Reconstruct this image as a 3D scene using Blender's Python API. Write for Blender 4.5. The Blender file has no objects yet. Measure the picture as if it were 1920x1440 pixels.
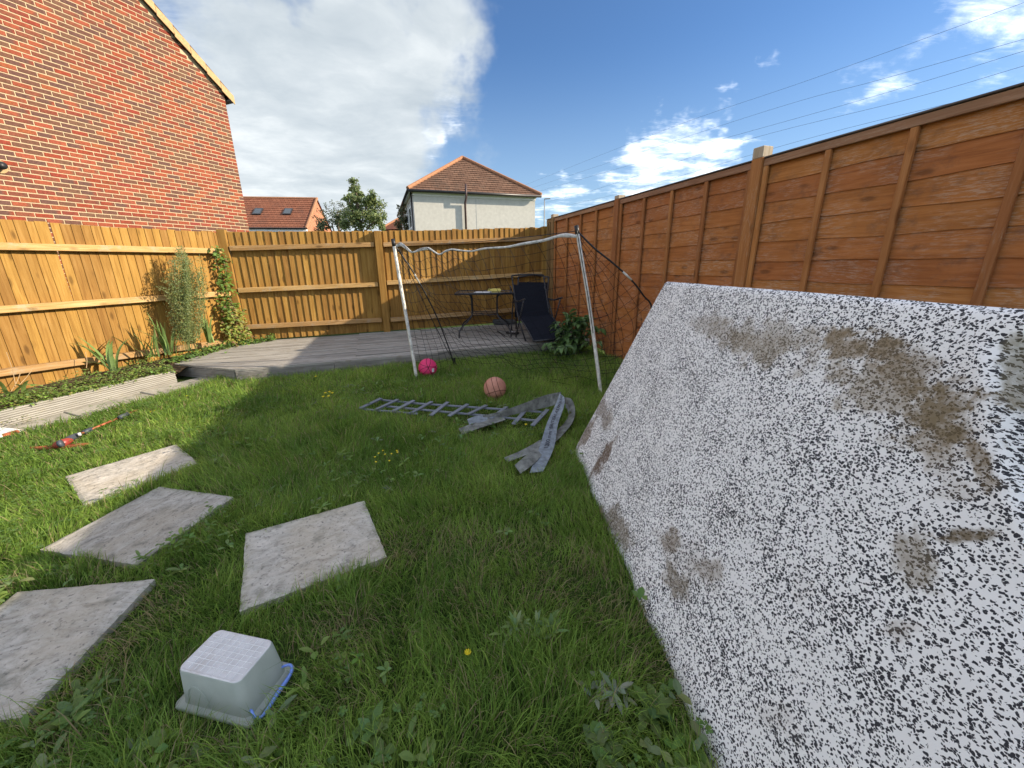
import bpy, bmesh, math, random
import numpy as np
from mathutils import Vector, Matrix, noise as mnoise

random.seed(7)
rng = np.random.default_rng(11)
SC = bpy.context.scene
COL = SC.collection
R = math.radians

# ------------------------------------------------------------------ camera
FPX, PITCH, ROLL, EYE = 740.0, R(16.6), R(0.55), 1.40     # focal length in pixels of the 1920 wide photograph
_cp, _sp = math.cos(PITCH), math.sin(PITCH)
_fw = Vector((0, _cp, -_sp)); _u0 = Vector((0, _sp, _cp)); _r0 = Vector((1, 0, 0))
RT = math.cos(ROLL) * _r0 - math.sin(ROLL) * _u0
UP = math.sin(ROLL) * _r0 + math.cos(ROLL) * _u0
CAM = Vector((0, 0, EYE))
cd = bpy.data.cameras.new('camera'); co = bpy.data.objects.new('camera', cd); COL.objects.link(co)
cd.sensor_width = 36; cd.sensor_fit = 'HORIZONTAL'; cd.lens = 36 * FPX / 1920
cd.clip_start = 0.02; cd.clip_end = 2000
m = Matrix.Identity(4)
for i in range(3):
    m[i][0], m[i][1], m[i][2], m[i][3] = RT[i], UP[i], -_fw[i], CAM[i]
co.matrix_world = m
SC.camera = co

# ------------------------------------------------------------------ light, exposure
SUN_L = Vector((-2.25, 0.0, -1.0)).normalized()           # the way the sunlight travels
SUN_EL = math.asin(-SUN_L.z); SUN_ROT = R(90)
SKY_STRENGTH, SUN_STRENGTH = 0.12, 3.3
SC.view_settings.view_transform = 'Standard'; SC.view_settings.look = 'None'
SC.view_settings.gamma = 1; SC.view_settings.use_curve_mapping = False
SC.view_settings.exposure = 1.48
sl = bpy.data.lights.new('sun', 'SUN'); sl.energy = SUN_STRENGTH; sl.angle = R(0.5); sl.color = (1, 0.86, 0.66)
so = bpy.data.objects.new('sun', sl); COL.objects.link(so)
so.rotation_euler = SUN_L.to_track_quat('-Z', 'Y').to_euler(); so.location = (20, 0, 12)

def px_ray(x, y):
    return _fw * FPX + RT * (x - 960) + UP * (720 - y)

class NT:
    """small node tree writer"""
    def __init__(s, tree):
        s.t = tree; s.n = tree.nodes; s.l = tree.links
    def node(s, typ, **kw):
        n = s.n.new(typ)
        for k, v in kw.items():
            if k.startswith('i_'):
                n.inputs[k[2:].replace('_', ' ')].default_value = v
            else:
                setattr(n, k, v)
        return n
    def link(s, a, b): s.l.new(a, b)
    def math(s, op, a, b=None, clamp=False):
        n = s.n.new('ShaderNodeMath'); n.operation = op; n.use_clamp = clamp
        for i, v in enumerate((a, b)):
            if v is None: continue
            if isinstance(v, (int, float)): n.inputs[i].default_value = v
            else: s.l.new(v, n.inputs[i])
        return n.outputs[0]
    def vmath(s, op, a, b=None):
        n = s.n.new('ShaderNodeVectorMath'); n.operation = op
        for i, v in enumerate((a, b)):
            if v is None: continue
            if isinstance(v, (tuple, list, Vector)): n.inputs[i].default_value = tuple(v)
            else: s.l.new(v, n.inputs[i])
        return n.outputs['Value'] if op in ('DOT_PRODUCT', 'LENGTH', 'DISTANCE') else n.outputs[0]
    def maprange(s, v, a, b, c=0.0, d=1.0, smooth=True):
        n = s.n.new('ShaderNodeMapRange'); n.interpolation_type = 'SMOOTHSTEP' if smooth else 'LINEAR'
        s.l.new(v, n.inputs[0])
        for i, q in enumerate((a, b, c, d)): n.inputs[i + 1].default_value = q
        return n.outputs[0]
    def mix(s, f, a, b, mode='MIX'):
        n = s.n.new('ShaderNodeMix'); n.data_type = 'RGBA'; n.blend_type = mode
        for i, v in ((0, f), (6, a), (7, b)):
            if isinstance(v, (int, float)): n.inputs[i].default_value = v
            elif isinstance(v, tuple): n.inputs[i].default_value = v if len(v) == 4 else v + (1,)
            else: s.l.new(v, n.inputs[i])
        return n.outputs[2]
    def ramp(s, f, stops):
        n = s.n.new('ShaderNodeValToRGB'); e = n.color_ramp.elements
        while len(e) < len(stops): e.new(0.5)
        for q, (p, c) in zip(e, stops):
            q.position = p; q.color = c if len(c) == 4 else tuple(c) + (1,)
        s.l.new(f, n.inputs[0]); return n.outputs[0]
    def noise(s, vec, scale, detail=4, rough=0.55, dist=0.0):
        n = s.n.new('ShaderNodeTexNoise'); n.inputs['Scale'].default_value = scale
        n.inputs['Detail'].default_value = detail; n.inputs['Roughness'].default_value = rough
        n.inputs['Distortion'].default_value = dist
        if vec is not None: s.l.new(vec, n.inputs['Vector'])
        return n.outputs['Fac']

# ------------------------------------------------------------------ sky: clear sky with drifting cloud
W_ = bpy.data.worlds.new('World'); SC.world = W_; W_.use_nodes = True
q = NT(W_.node_tree); q.n.clear()
tc = q.node('ShaderNodeTexCoord')
sky = q.node('ShaderNodeTexSky'); sky.sky_type = 'NISHITA'; sky.sun_disc = False
sky.sun_elevation = SUN_EL; sky.sun_rotation = SUN_ROT; sky.air_density = 1.15; sky.dust_density = 0.35; sky.ozone_density = 1.6
dirv = q.vmath('NORMALIZE', tc.outputs['Generated'])
sep = q.node('ShaderNodeSeparateXYZ'); q.link(dirv, sep.inputs[0])
zz = q.math('ADD', q.math('MAXIMUM', sep.outputs[2], 0.0), 0.12)
comb = q.node('ShaderNodeCombineXYZ')
q.link(q.math('DIVIDE', sep.outputs[0], zz), comb.inputs[0]); q.link(q.math('DIVIDE', sep.outputs[1], zz), comb.inputs[1])
plane = comb.outputs[0]
wrp = q.node('ShaderNodeTexNoise'); wrp.inputs['Scale'].default_value = 1.3; wrp.inputs['Detail'].default_value = 3
q.link(plane, wrp.inputs['Vector'])
wplane = q.vmath('ADD', plane, q.vmath('MULTIPLY', wrp.outputs['Color'], (0.5, 0.5, 0)))
n1 = q.noise(wplane, 0.85, 8, 0.60)
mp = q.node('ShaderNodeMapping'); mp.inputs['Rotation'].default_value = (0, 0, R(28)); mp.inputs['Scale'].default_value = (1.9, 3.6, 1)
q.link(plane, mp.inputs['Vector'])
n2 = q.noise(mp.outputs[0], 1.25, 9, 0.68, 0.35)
bw = q.node('ShaderNodeTexNoise'); bw.inputs['Scale'].default_value = 4.5; bw.inputs['Detail'].default_value = 5; bw.inputs['Roughness'].default_value = 0.6
q.link(dirv, bw.inputs['Vector'])
dirw = q.vmath('NORMALIZE', q.vmath('ADD', dirv, q.vmath('MULTIPLY', q.vmath('SUBTRACT', bw.outputs['Color'], (0.5, 0.5, 0.5)), (0.55, 0.55, 0.55))))
def blob(px, py, k):
    d = px_ray(px, py).normalized()
    dp = q.vmath('DOT_PRODUCT', dirw, tuple(d))
    return q.math('POWER', q.math('MAXIMUM', dp, 0.0), k)
def add(*a):
    r = a[0]
    for b in a[1:]: r = q.math('ADD', r, b)
    return r
mul = lambda a, b: q.math('MULTIPLY', a, b)
# a grey-white bank to the left, thin broken cloud over the rest, widened and brightened beyond the view as added fill light, a clear gap in the middle
left = add(mul(blob(640, 110, 26), 0.36), mul(blob(440, 200, 22), 0.34), mul(blob(560, 330, 30), 0.28), mul(blob(800, 20, 60), 0.16),
           mul(blob(1150, 60, 22), -0.34), mul(blob(480, -110, 90), -0.40))
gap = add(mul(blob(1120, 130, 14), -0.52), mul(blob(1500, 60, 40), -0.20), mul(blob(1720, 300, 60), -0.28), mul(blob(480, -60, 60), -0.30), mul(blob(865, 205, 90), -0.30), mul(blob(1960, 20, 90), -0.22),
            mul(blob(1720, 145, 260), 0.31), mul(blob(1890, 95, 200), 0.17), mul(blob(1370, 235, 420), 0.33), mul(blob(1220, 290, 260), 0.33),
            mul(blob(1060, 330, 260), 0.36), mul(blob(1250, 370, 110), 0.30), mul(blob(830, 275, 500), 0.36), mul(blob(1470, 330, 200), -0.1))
f1 = q.maprange(add(n1, left), 0.56, 0.98)
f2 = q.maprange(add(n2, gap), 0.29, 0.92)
hz = q.maprange(sep.outputs[2], 0.0, 0.42, 0.55, 0.0)
shade = q.noise(wplane, 2.4, 5, 0.6)
shade2 = q.noise(wplane, 0.9, 3, 0.5)
cl1 = q.ramp(q.math('ADD', mul(shade, 0.6), mul(shade2, 0.4)), [(0.34, (1.75, 1.98, 2.14)), (0.5, (2.25, 2.45, 2.56)), (0.66, (3.0, 3.15, 3.18))])
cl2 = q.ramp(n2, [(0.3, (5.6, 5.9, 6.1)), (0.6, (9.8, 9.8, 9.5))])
skc = q.mix(1.0, sky.outputs[0], (0.25, 0.35, 0.49), 'MULTIPLY')
c = q.mix(hz, skc, (1.7, 2.3, 2.9))
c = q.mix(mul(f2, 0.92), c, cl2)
c = q.mix(mul(f1, 0.93), c, cl1)
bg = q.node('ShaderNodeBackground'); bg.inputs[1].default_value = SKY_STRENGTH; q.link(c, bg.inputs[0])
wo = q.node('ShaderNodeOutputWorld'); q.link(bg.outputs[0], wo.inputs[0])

# ------------------------------------------------------------------ survey of the place
SLOPE_Y, SLOPE_X = 0.033, 0.005                            # the garden climbs gently away from the house
def gz(x, y):
    return SLOPE_Y * max(-3.0, min(y, 9.0)) + SLOPE_X * max(-6.0, min(x, 6.0))
def G(x, y, o=0.0):                                        # a point on the lawn (o above it) seen at a spot of the photograph
    d = px_ray(x, y); k = (o - EYE) / (d.z - SLOPE_Y * d.y - SLOPE_X * d.x); return CAM + d * k
def W(x, y, A, B):                                         # a point on the upright plane through A and B
    d = px_ray(x, y); n = Vector((-(B[1] - A[1]), B[0] - A[0])); k = (n.x * A[0] + n.y * A[1]) / (n.x * d.x + n.y * d.y); return CAM + d * k
def ZP(x, y, z):
    d = px_ray(x, y); return CAM + d * ((z - EYE) / d.z)
def YP(x, y, D):                                           # a point at depth D
    return CAM + px_ray(x, y) * (D / FPX)
def V(*a): return Vector(a)
def seen(p):
    v = Vector(p) - CAM; k = v.dot(_fw)
    return (960 + FPX * v.dot(RT) / k, 720 - FPX * v.dot(UP) / k, k)

# ------------------------------------------------------------------ mesh helpers
class MB:
    def __init__(s): s.v = []; s.f = []; s.mi = []; s.c = []
    def add(s, vs, fs, mi=0, col=None):
        b = len(s.v); s.v += [tuple(p) for p in vs]; s.f += [tuple(i + b for i in f) for f in fs]; s.mi += [mi] * len(fs)
        if col is not None: s.c += [col] * len(vs)
        return s
    def box(s, c, sx, sy, sz, M=None, mi=0, col=None):
        vs = [Vector((x * sx / 2, y * sy / 2, z * sz / 2)) for x in (-1, 1) for y in (-1, 1) for z in (-1, 1)]
        if M is not None: vs = [M @ p for p in vs]
        vs = [p + Vector(c) for p in vs]
        return s.add(vs, [(0, 1, 3, 2), (4, 6, 7, 5), (0, 4, 5, 1), (2, 3, 7, 6), (0, 2, 6, 4), (1, 5, 7, 3)], mi, col)
    def tube(s, pts, r, n=8, mi=0, caps=True, col=None):
        pts = [Vector(p) for p in pts]; rs = r if isinstance(r, (list, tuple)) else [r] * len(pts)
        rings = []; prev = None
        for i, p in enumerate(pts):
            t = (pts[min(i + 1, len(pts) - 1)] - pts[max(i - 1, 0)])
            if t.length < 1e-9: t = Vector((0, 0, 1))
            t.normalize()
            if prev is None:
                a = Vector((0, 0, 1)) if abs(t.z) < 0.9 else Vector((1, 0, 0)); u = t.cross(a).normalized()
            else:
                u = (prev - t * prev.dot(t))
                u = u.normalized() if u.length > 1e-6 else t.orthogonal().normalized()
            prev = u; w = t.cross(u)
            rings.append([p + (u * math.cos(2 * math.pi * k / n) + w * math.sin(2 * math.pi * k / n)) * rs[i] for k in range(n)])
        vs = [p for r_ in rings for p in r_]; fs = []
        for i in range(len(rings) - 1):
            for k in range(n):
                fs.append((i * n + k, i * n + (k + 1) % n, (i + 1) * n + (k + 1) % n, (i + 1) * n + k))
        if caps:
            fs.append(tuple(range(n - 1, -1, -1))); fs.append(tuple((len(rings) - 1) * n + k for k in range(n)))
        return s.add(vs, fs, mi, col)
    def prism(s, poly, d, mi=0, col=None):                 # a flat outline given thickness along d
        n = len(poly); a = [Vector(p) for p in poly]; b = [p + Vector(d) for p in a]
        fs = [tuple(range(n)), tuple(range(2 * n - 1, n - 1, -1))] + [(i, i + n, (i + 1) % n + n, (i + 1) % n) for i in range(n)]
        return s.add(a + b, fs, mi, col)
    def grid(s, P, mi=0):                                  # P[i][j] points
        n, k = len(P), len(P[0])
        return s.add([p for r_ in P for p in r_], [(i * k + j, (i + 1) * k + j, (i + 1) * k + j + 1, i * k + j + 1) for i in range(n - 1) for j in range(k - 1)], mi)
    def mesh(s, name, mats, smooth=False, fix=True):
        me = bpy.data.meshes.new(name); me.from_pydata(s.v, [], s.f); me.update()
        for mt in (mats if isinstance(mats, (list, tuple)) else [mats]):
            if mt is not None: me.materials.append(mt)
        if any(s.mi): me.polygons.foreach_set('material_index', s.mi)
        if s.c and len(s.c) == len(s.v):
            at = me.color_attributes.new('Col', 'FLOAT_COLOR', 'POINT')
            at.data.foreach_set('color', np.array([tuple(c_) + (1,) if len(c_) == 3 else c_ for c_ in s.c], dtype=np.float32).ravel())
        if fix:
            bm = bmesh.new(); bm.from_mesh(me); bmesh.ops.recalc_face_normals(bm, faces=bm.faces); bm.to_mesh(me); bm.free()
        if smooth: me.polygons.foreach_set('use_smooth', [True] * len(me.polygons))
        return me

def tag(o, label=None, cat=None, group=None, kind=None):
    if label: o['label'] = label
    if cat: o['category'] = cat
    if group: o['group'] = group
    if kind: o['kind'] = kind
    return o
def put(name, me, parent=None, M=None):
    o = bpy.data.objects.new(name, me); COL.objects.link(o)
    if parent is not None:                                 # meshes are given in world space
        o.parent = parent; o.matrix_parent_inverse = world_of(parent).inverted()
    if M is not None: o.matrix_basis = M
    return o
def world_of(o):
    if o.parent is None: return o.matrix_basis.copy()
    return world_of(o.parent) @ o.matrix_parent_inverse @ o.matrix_basis
def thing(name, loc, label, cat, group=None):
    o = bpy.data.objects.new(name, None); COL.objects.link(o); o.matrix_basis = Matrix.Translation(Vector(loc)); o.empty_display_size = 0.1
    return tag(o, label, cat, group)

_beams = {}
def beam_mesh(name, L, w, t, mat, bev=0.003):
    k = (name, round(L, 3), round(w, 3), round(t, 3), mat.name)
    if k not in _beams:
        bm = bmesh.new(); bmesh.ops.create_cube(bm, size=1)
        bmesh.ops.scale(bm, vec=(L, w, t), verts=bm.verts)
        if bev: bmesh.ops.bevel(bm, geom=list(bm.edges), offset=bev, segments=1, affect='EDGES')
        me = bpy.data.meshes.new(name); bm.to_mesh(me); bm.free(); me.materials.append(mat)
        _beams[k] = me
    return _beams[k]
def beam(name, p0, p1, w, t, mat, parent, normal, bev=0.003, roll=0.0):
    """a squared timber from p0 to p1: width w across, thickness t along the normal"""
    p0, p1 = Vector(p0), Vector(p1); d = p1 - p0; L = d.length; d.normalize()
    n = Vector(normal); n = (n - d * n.dot(d)).normalized(); y = n.cross(d)
    if roll: n, y = n * math.cos(roll) + y * math.sin(roll), y * math.cos(roll) - n * math.sin(roll)
    M = Matrix.Identity(4); c_ = (p0 + p1) / 2
    for i in range(3): M[i][0], M[i][1], M[i][2], M[i][3] = d[i], y[i], n[i], c_[i]
    return put(name, beam_mesh(name, L, w, t, mat, bev), parent, M)

# ------------------------------------------------------------------ materials
def material(name, rough=0.7, spec=0.3):
    mt = bpy.data.materials.new(name); mt.use_nodes = True; s = NT(mt.node_tree); s.n.clear()
    b = s.node('ShaderNodeBsdfPrincipled'); o = s.node('ShaderNodeOutputMaterial'); s.link(b.outputs[0], o.inputs[0])
    b.inputs['Roughness'].default_value = rough; b.inputs['Specular IOR Level'].default_value = spec
    s.b = b; s.o = o; s.mt = mt
    return s
def bump(s, h, strength=0.3, dist=0.01):
    n = s.node('ShaderNodeBump'); n.inputs['Strength'].default_value = strength; n.inputs['Distance'].default_value = dist
    s.link(h, n.inputs['Height']); s.link(n.outputs[0], s.b.inputs['Normal'])
def base(s, c):
    if isinstance(c, tuple): s.b.inputs['Base Color'].default_value = c if len(c) == 4 else c + (1,)
    else: s.link(c, s.b.inputs['Base Color'])
def objvec(s, jitter=True):
    t = s.node('ShaderNodeTexCoord'); v = t.outputs['Object']
    if jitter:
        oi = s.node('ShaderNodeObjectInfo')
        v2 = s.vmath('MULTIPLY', s.node('ShaderNodeCombineXYZ').outputs[0], (0, 0, 0))
        cx = s.node('ShaderNodeCombineXYZ')
        s.link(s.math('MULTIPLY', oi.outputs['Random'], 37.0), cx.inputs[0]); s.link(s.math('MULTIPLY', oi.outputs['Random'], 91.0), cx.inputs[1])
        s.link(s.math('MULTIPLY', oi.outputs['Random'], 53.0), cx.inputs[2])
        v = s.vmath('ADD', v, cx.outputs[0]); s.rand = oi.outputs['Random']
    return v
def plain(name, col, rough=0.6, spec=0.3, metal=0.0, var=0.12, scale=9.0, bmp=0.0):
    s = material(name, rough, spec); v = objvec(s, False)
    n = s.noise(v, scale, 5, 0.6)
    d = tuple(max(0, x * (1 - 2 * var)) for x in col[:3]); l = tuple(min(1, x * (1 + 1.2 * var)) for x in col[:3])
    base(s, s.ramp(n, [(0.3, d), (0.7, l)])); s.b.inputs['Metallic'].default_value = metal
    if bmp: bump(s, s.noise(v, scale * 6, 4), bmp, 0.004)
    return s.mt
def wood(name, dark, mid, light, knots=True, var=0.35, fleck=None, rough=0.78, grime=None, fl=(0.52, 0.68, 0.44, 0.66)):
    s = material(name, rough, 0.2); v = objvec(s)
    mp = s.node('ShaderNodeMapping'); mp.inputs['Scale'].default_value = (1.1, 17, 17); s.link(v, mp.inputs[0])
    g = s.noise(mp.outputs[0], 2.2, 7, 0.62, 0.9)
    c = s.ramp(g, [(0.28, dark), (0.5, mid), (0.74, light)])
    lo = s.noise(v, 2.6, 3, 0.5)
    c = s.mix(s.maprange(lo, 0.35, 0.7, 0.0, 0.45), c, tuple(x * 0.72 for x in mid))
    k = None
    if knots:
        m2 = s.node('ShaderNodeMapping'); m2.inputs['Scale'].default_value = (3.2, 9, 9); s.link(v, m2.inputs[0])
        vo = s.node('ShaderNodeTexVoronoi'); vo.inputs['Scale'].default_value = 1.0; s.link(m2.outputs[0], vo.inputs['Vector'])
        k = s.maprange(vo.outputs['Distance'], 0.08, 0.22, 1.0, 0.0)
        c = s.mix(s.math('MULTIPLY', k, 0.62), c, tuple(x * 0.35 for x in dark))
    if fleck:
        m3 = s.node('ShaderNodeMapping'); m3.inputs['Scale'].default_value = (9, 70, 70); s.link(v, m3.inputs[0])
        fln = s.noise(m3.outputs[0], 2.0, 6, 0.7)
        patch = s.noise(v, 3.4, 4, 0.6)
        fm = s.math('MULTIPLY', s.maprange(fln, fl[0], fl[1]), s.maprange(patch, fl[2], fl[3]))
        c = s.mix(s.math('MULTIPLY', fm, 0.55), c, fleck)
    if grime:
        gr = s.noise(v, 7, 5, 0.7)
        c = s.mix(s.maprange(gr, 0.52, 0.72, 0, 0.6), c, grime)
    hsv = s.node('ShaderNodeHueSaturation'); s.link(c, hsv.inputs['Color'])
    s.link(s.math('ADD', s.math('MULTIPLY', s.rand, var), 1 - var / 2), hsv.inputs['Value'])
    s.link(s.math('ADD', s.math('MULTIPLY', s.rand, 0.009), 0.4955), hsv.inputs['Hue'])
    base(s, hsv.outputs[0])
    h = g if k is None else s.math('SUBTRACT', g, s.math('MULTIPLY', k, 0.3))
    bump(s, h, 0.45, 0.004)
    return s.mt

M_golden = wood('golden_fence_wood', (0.176, 0.083, 0.018), (0.284, 0.153, 0.036), (0.360, 0.211, 0.065))
M_rail = wood('golden_rail_wood', (0.24, 0.13, 0.045), (0.40, 0.24, 0.095), (0.52, 0.36, 0.19), grime=(0.33, 0.29, 0.22))
M_stain = wood('orange_stained_wood', (0.27, 0.094, 0.026), (0.42, 0.155, 0.043), (0.50, 0.205, 0.068), fleck=(0.50, 0.36, 0.26), var=0.14, fl=(0.46, 0.62, 0.38, 0.62), grime=(0.17, 0.085, 0.045))
M_batten = wood('orange_batten_wood', (0.29, 0.108, 0.034), (0.385, 0.155, 0.050), (0.46, 0.21, 0.080), fleck=(0.45, 0.36, 0.26))
M_cap = wood('brown_rail_wood', (0.22, 0.11, 0.055), (0.33, 0.175, 0.095), (0.42, 0.26, 0.16), fleck=(0.50, 0.40, 0.31), knots=False, var=.15)
M_capping = wood('dark_grey_capping_wood', (0.07, 0.055, 0.05), (0.13, 0.105, 0.095), (0.20, 0.17, 0.155), knots=False, var=.1)
M_olive = wood('pale_unstained_wood', (0.20, 0.12, 0.045), (0.30, 0.19, 0.075), (0.38, 0.26, 0.12))
M_post_top = wood('bare_post_wood', (0.30, 0.22, 0.14), (0.45, 0.36, 0.26), (0.56, 0.48, 0.38), grime=(0.25, 0.24, 0.18))
M_deck = wood('weathered_deck_wood', (0.17, 0.155, 0.135), (0.31, 0.29, 0.26), (0.45, 0.43, 0.40), knots=False, var=0.25, grime=(0.20, 0.165, 0.12))
M_bed = wood('weathered_sleeper_wood', (0.203, 0.187, 0.164), (0.328, 0.312, 0.281), (0.437, 0.421, 0.390), knots=False, var=0.2, grime=(0.30, 0.27, 0.20))
M_trellis = wood('blue_grey_painted_wood', (0.13, 0.145, 0.165), (0.19, 0.205, 0.235), (0.25, 0.27, 0.30), knots=False, var=0.2, grime=(0.17, 0.17, 0.15))
M_white_metal = plain('white_goal_pole_metal', (0.66, 0.64, 0.58), 0.45, 0.4, var=0.22, scale=22)
M_black = plain('black_plastic', (0.018, 0.018, 0.02), 0.45, 0.4)
M_net = plain('dark_net_cord', (0.012, 0.014, 0.02), 0.9, 0.1)
M_steel = plain('black_powder_coated_steel', (0.022, 0.022, 0.026), 0.42, 0.5)
M_tape = plain('white_sleeve_cloth', (0.66, 0.64, 0.60), 0.8, 0.1, var=0.2, scale=30)
M_mesh_cloth = plain('black_chair_mesh_cloth', (0.016, 0.018, 0.026), 0.9, 0.05, var=0.15, scale=60, bmp=0.2)
M_lead = plain('grey_rubber_strip', (0.21, 0.24, 0.27), 0.6, 0.35, var=0.22, scale=26, bmp=0.25)
M_lead_old = plain('dusty_grey_rubber_strip', (0.19, 0.195, 0.18), 0.75, 0.2, var=0.3, scale=18, bmp=0.3)
M_ink = plain('black_printed_ink', (0.02, 0.02, 0.03), 0.7, 0.1)
M_red = plain('red_plastic', (0.30, 0.045, 0.035), 0.4, 0.5)
M_orange = plain('orange_plastic', (0.34, 0.10, 0.045), 0.6, 0.3, var=.25)
M_grip = plain('dark_grey_grip', (0.055, 0.065, 0.085), 0.5, 0.4)
M_pale = plain('pale_plastic', (0.62, 0.58, 0.60), 0.5, 0.4)
M_yellow = plain('yellow_plastic', (0.72, 0.60, 0.16), 0.5, 0.4)
M_paper = plain('white_paper', (0.72, 0.72, 0.72), 0.8, 0.1)
M_grey_pad = plain('dark_grey_cushion', (0.085, 0.09, 0.09), 0.85, 0.1)
M_render = plain('white_wall_render', (0.57, 0.56, 0.52), 0.9, 0.1, var=0.05, scale=6, bmp=0.5)
M_white_trim = plain('white_trim', (0.78, 0.78, 0.78), 0.5, 0.3, var=0.03)
M_gutter = plain('black_gutter_plastic', (0.025, 0.023, 0.025), 0.4, 0.5)
M_brown_pipe = plain('brown_pipe_plastic', (0.075, 0.045, 0.045), 0.5, 0.4)
M_galv = plain('galvanised_steel', (0.33, 0.35, 0.37), 0.5, 0.5, metal=0.3)
M_wire = plain('dark_cable', (0.06, 0.06, 0.07), 0.6, 0.3)
M_soil = plain('bare_soil', (0.075, 0.055, 0.035), 0.95, 0.05, var=0.4, scale=30, bmp=0.8)
M_glass_top = plain('dark_smoked_glass', (0.10, 0.105, 0.11), 0.12, 0.6, var=0.1)
s = material('window_glass', 0.06, 0.6); base(s, (0.05, 0.065, 0.08)); M_glass = s.mt
M_blue = plain('blue_handle_plastic', (0.19, 0.31, 0.80), 0.4, 0.5, var=0.05)
M_petal = plain('yellow_petals', (0.80, 0.62, 0.03), 0.7, 0.2)
M_seed = plain('pale_seed_head', (0.55, 0.55, 0.50), 0.9, 0.1)

# bricks: colour per piece is a mesh attribute (red clay or burnt dark clay)
s = material('clay_brick', 0.88, 0.15); v = objvec(s)
at = s.node('ShaderNodeAttribute'); at.attribute_name = 'Col'
n = s.noise(v, 38, 5, 0.65); n_lo = s.noise(v, 9, 3)
c = s.mix(0.9, at.outputs['Color'], s.ramp(n, [(0.3, (0.62, 0.62, 0.62)), (0.7, (1.25, 1.2, 1.15))]), 'MULTIPLY')
base(s, c); bump(s, n, 0.35, 0.004); M_brick = s.mt
s = material('cream_mortar', 0.95, 0.1); v = objvec(s, False); n = s.noise(v, 60, 4)
base(s, s.ramp(n, [(0.3, (0.395, 0.305, 0.195)), (0.7, (0.515, 0.41, 0.275))])); bump(s, n, 0.4, 0.003); M_mortar = s.mt
s = material('sandy_verge_tile', 0.85, 0.15); v = objvec(s); n = s.noise(v, 26, 5, 0.65)
base(s, s.ramp(n, [(0.3, (0.37, 0.24, 0.125)), (0.7, (0.50, 0.355, 0.19))])); bump(s, n, 0.3, 0.004); M_verge = s.mt
def tile_mat(name, a, b, moss, sx, sy):
    s = material(name, 0.85, 0.15); t = s.node('ShaderNodeTexCoord')
    bk = s.node('ShaderNodeTexBrick'); bk.inputs['Scale'].default_value = 1.0
    bk.inputs['Brick Width'].default_value = sx; bk.inputs['Row Height'].default_value = sy; bk.inputs['Mortar Size'].default_value = 0.012
    bk.inputs['Color1'].default_value = a + (1,); bk.inputs['Color2'].default_value = b + (1,); bk.inputs['Mortar'].default_value = tuple(x * 0.35 for x in a) + (1,)
    uv = s.node('ShaderNodeUVMap'); s.link(uv.outputs[0], bk.inputs['Vector'])
    n = s.noise(t.outputs['Object'], 1.1, 6, 0.7)
    c = s.mix(s.maprange(n, 0.48, 0.66, 0, 0.55), bk.outputs['Color'], moss)
    base(s, c); bump(s, s.noise(t.outputs['Object'], 20, 4), 0.4, 0.01)
    return s.mt
M_tile = tile_mat('brown_clay_tile', (0.15, 0.085, 0.058), (0.205, 0.12, 0.082), (0.10, 0.075, 0.058), 0.33, 0.34)
M_tile_red = tile_mat('red_clay_tile', (0.22, 0.085, 0.05), (0.28, 0.115, 0.068), (0.14, 0.07, 0.05), 0.3, 0.32)
M_ridge = plain('terracotta_ridge', (0.36, 0.18, 0.10), 0.85, 0.15)
# paving stone
s = material('riven_sandstone', 0.85, 0.25); v = objvec(s)
mp = s.node('ShaderNodeMapping'); mp.inputs['Scale'].default_value = (6, 10, 9); mp.inputs['Rotation'].default_value = (0, 0, R(24)); s.link(v, mp.inputs[0])
n = s.noise(mp.outputs[0], 2.2, 9, 0.70, 0.8); n_lo = s.noise(v, 3.0, 4, 0.6); n_hi = s.noise(v, 70, 4, 0.6)
c = s.ramp(n, [(0.30, (0.19, 0.175, 0.155)), (0.45, (0.385, 0.355, 0.305)), (0.62, (0.525, 0.485, 0.425)), (0.8, (0.60, 0.56, 0.50))])
c = s.mix(s.maprange(n_lo, 0.42, 0.66, 0, 0.42), c, (0.42, 0.35, 0.25))
c = s.mix(s.maprange(n_hi, 0.56, 0.70, 0, 0.8), c, (0.13, 0.12, 0.11))
gr_ = s.noise(v, 5.5, 6, 0.7); c = s.mix(s.maprange(gr_, 0.54, 0.68, 0, 0.55), c, (0.155, 0.15, 0.115))
hsv = s.node('ShaderNodeHueSaturation'); s.link(c, hsv.inputs['Color']); s.link(s.math('ADD', s.math('MULTIPLY', s.rand, 0.22), 0.90), hsv.inputs['Value'])
base(s, hsv.outputs[0]); bump(s, s.math('ADD', n, s.math('MULTIPLY', n_hi, 0.35)), 0.55, 0.008); M_stone = s.mt
s = material('path_stone', 0.9, 0.2); v = objvec(s)
n = s.noise(v, 7, 8, 0.7, 0.6)
base(s, s.ramp(n, [(0.32, (0.20, 0.18, 0.14)), (0.5, (0.36, 0.33, 0.27)), (0.7, (0.48, 0.44, 0.36))])); bump(s, n, 0.4, 0.008); M_path = s.mt
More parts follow.
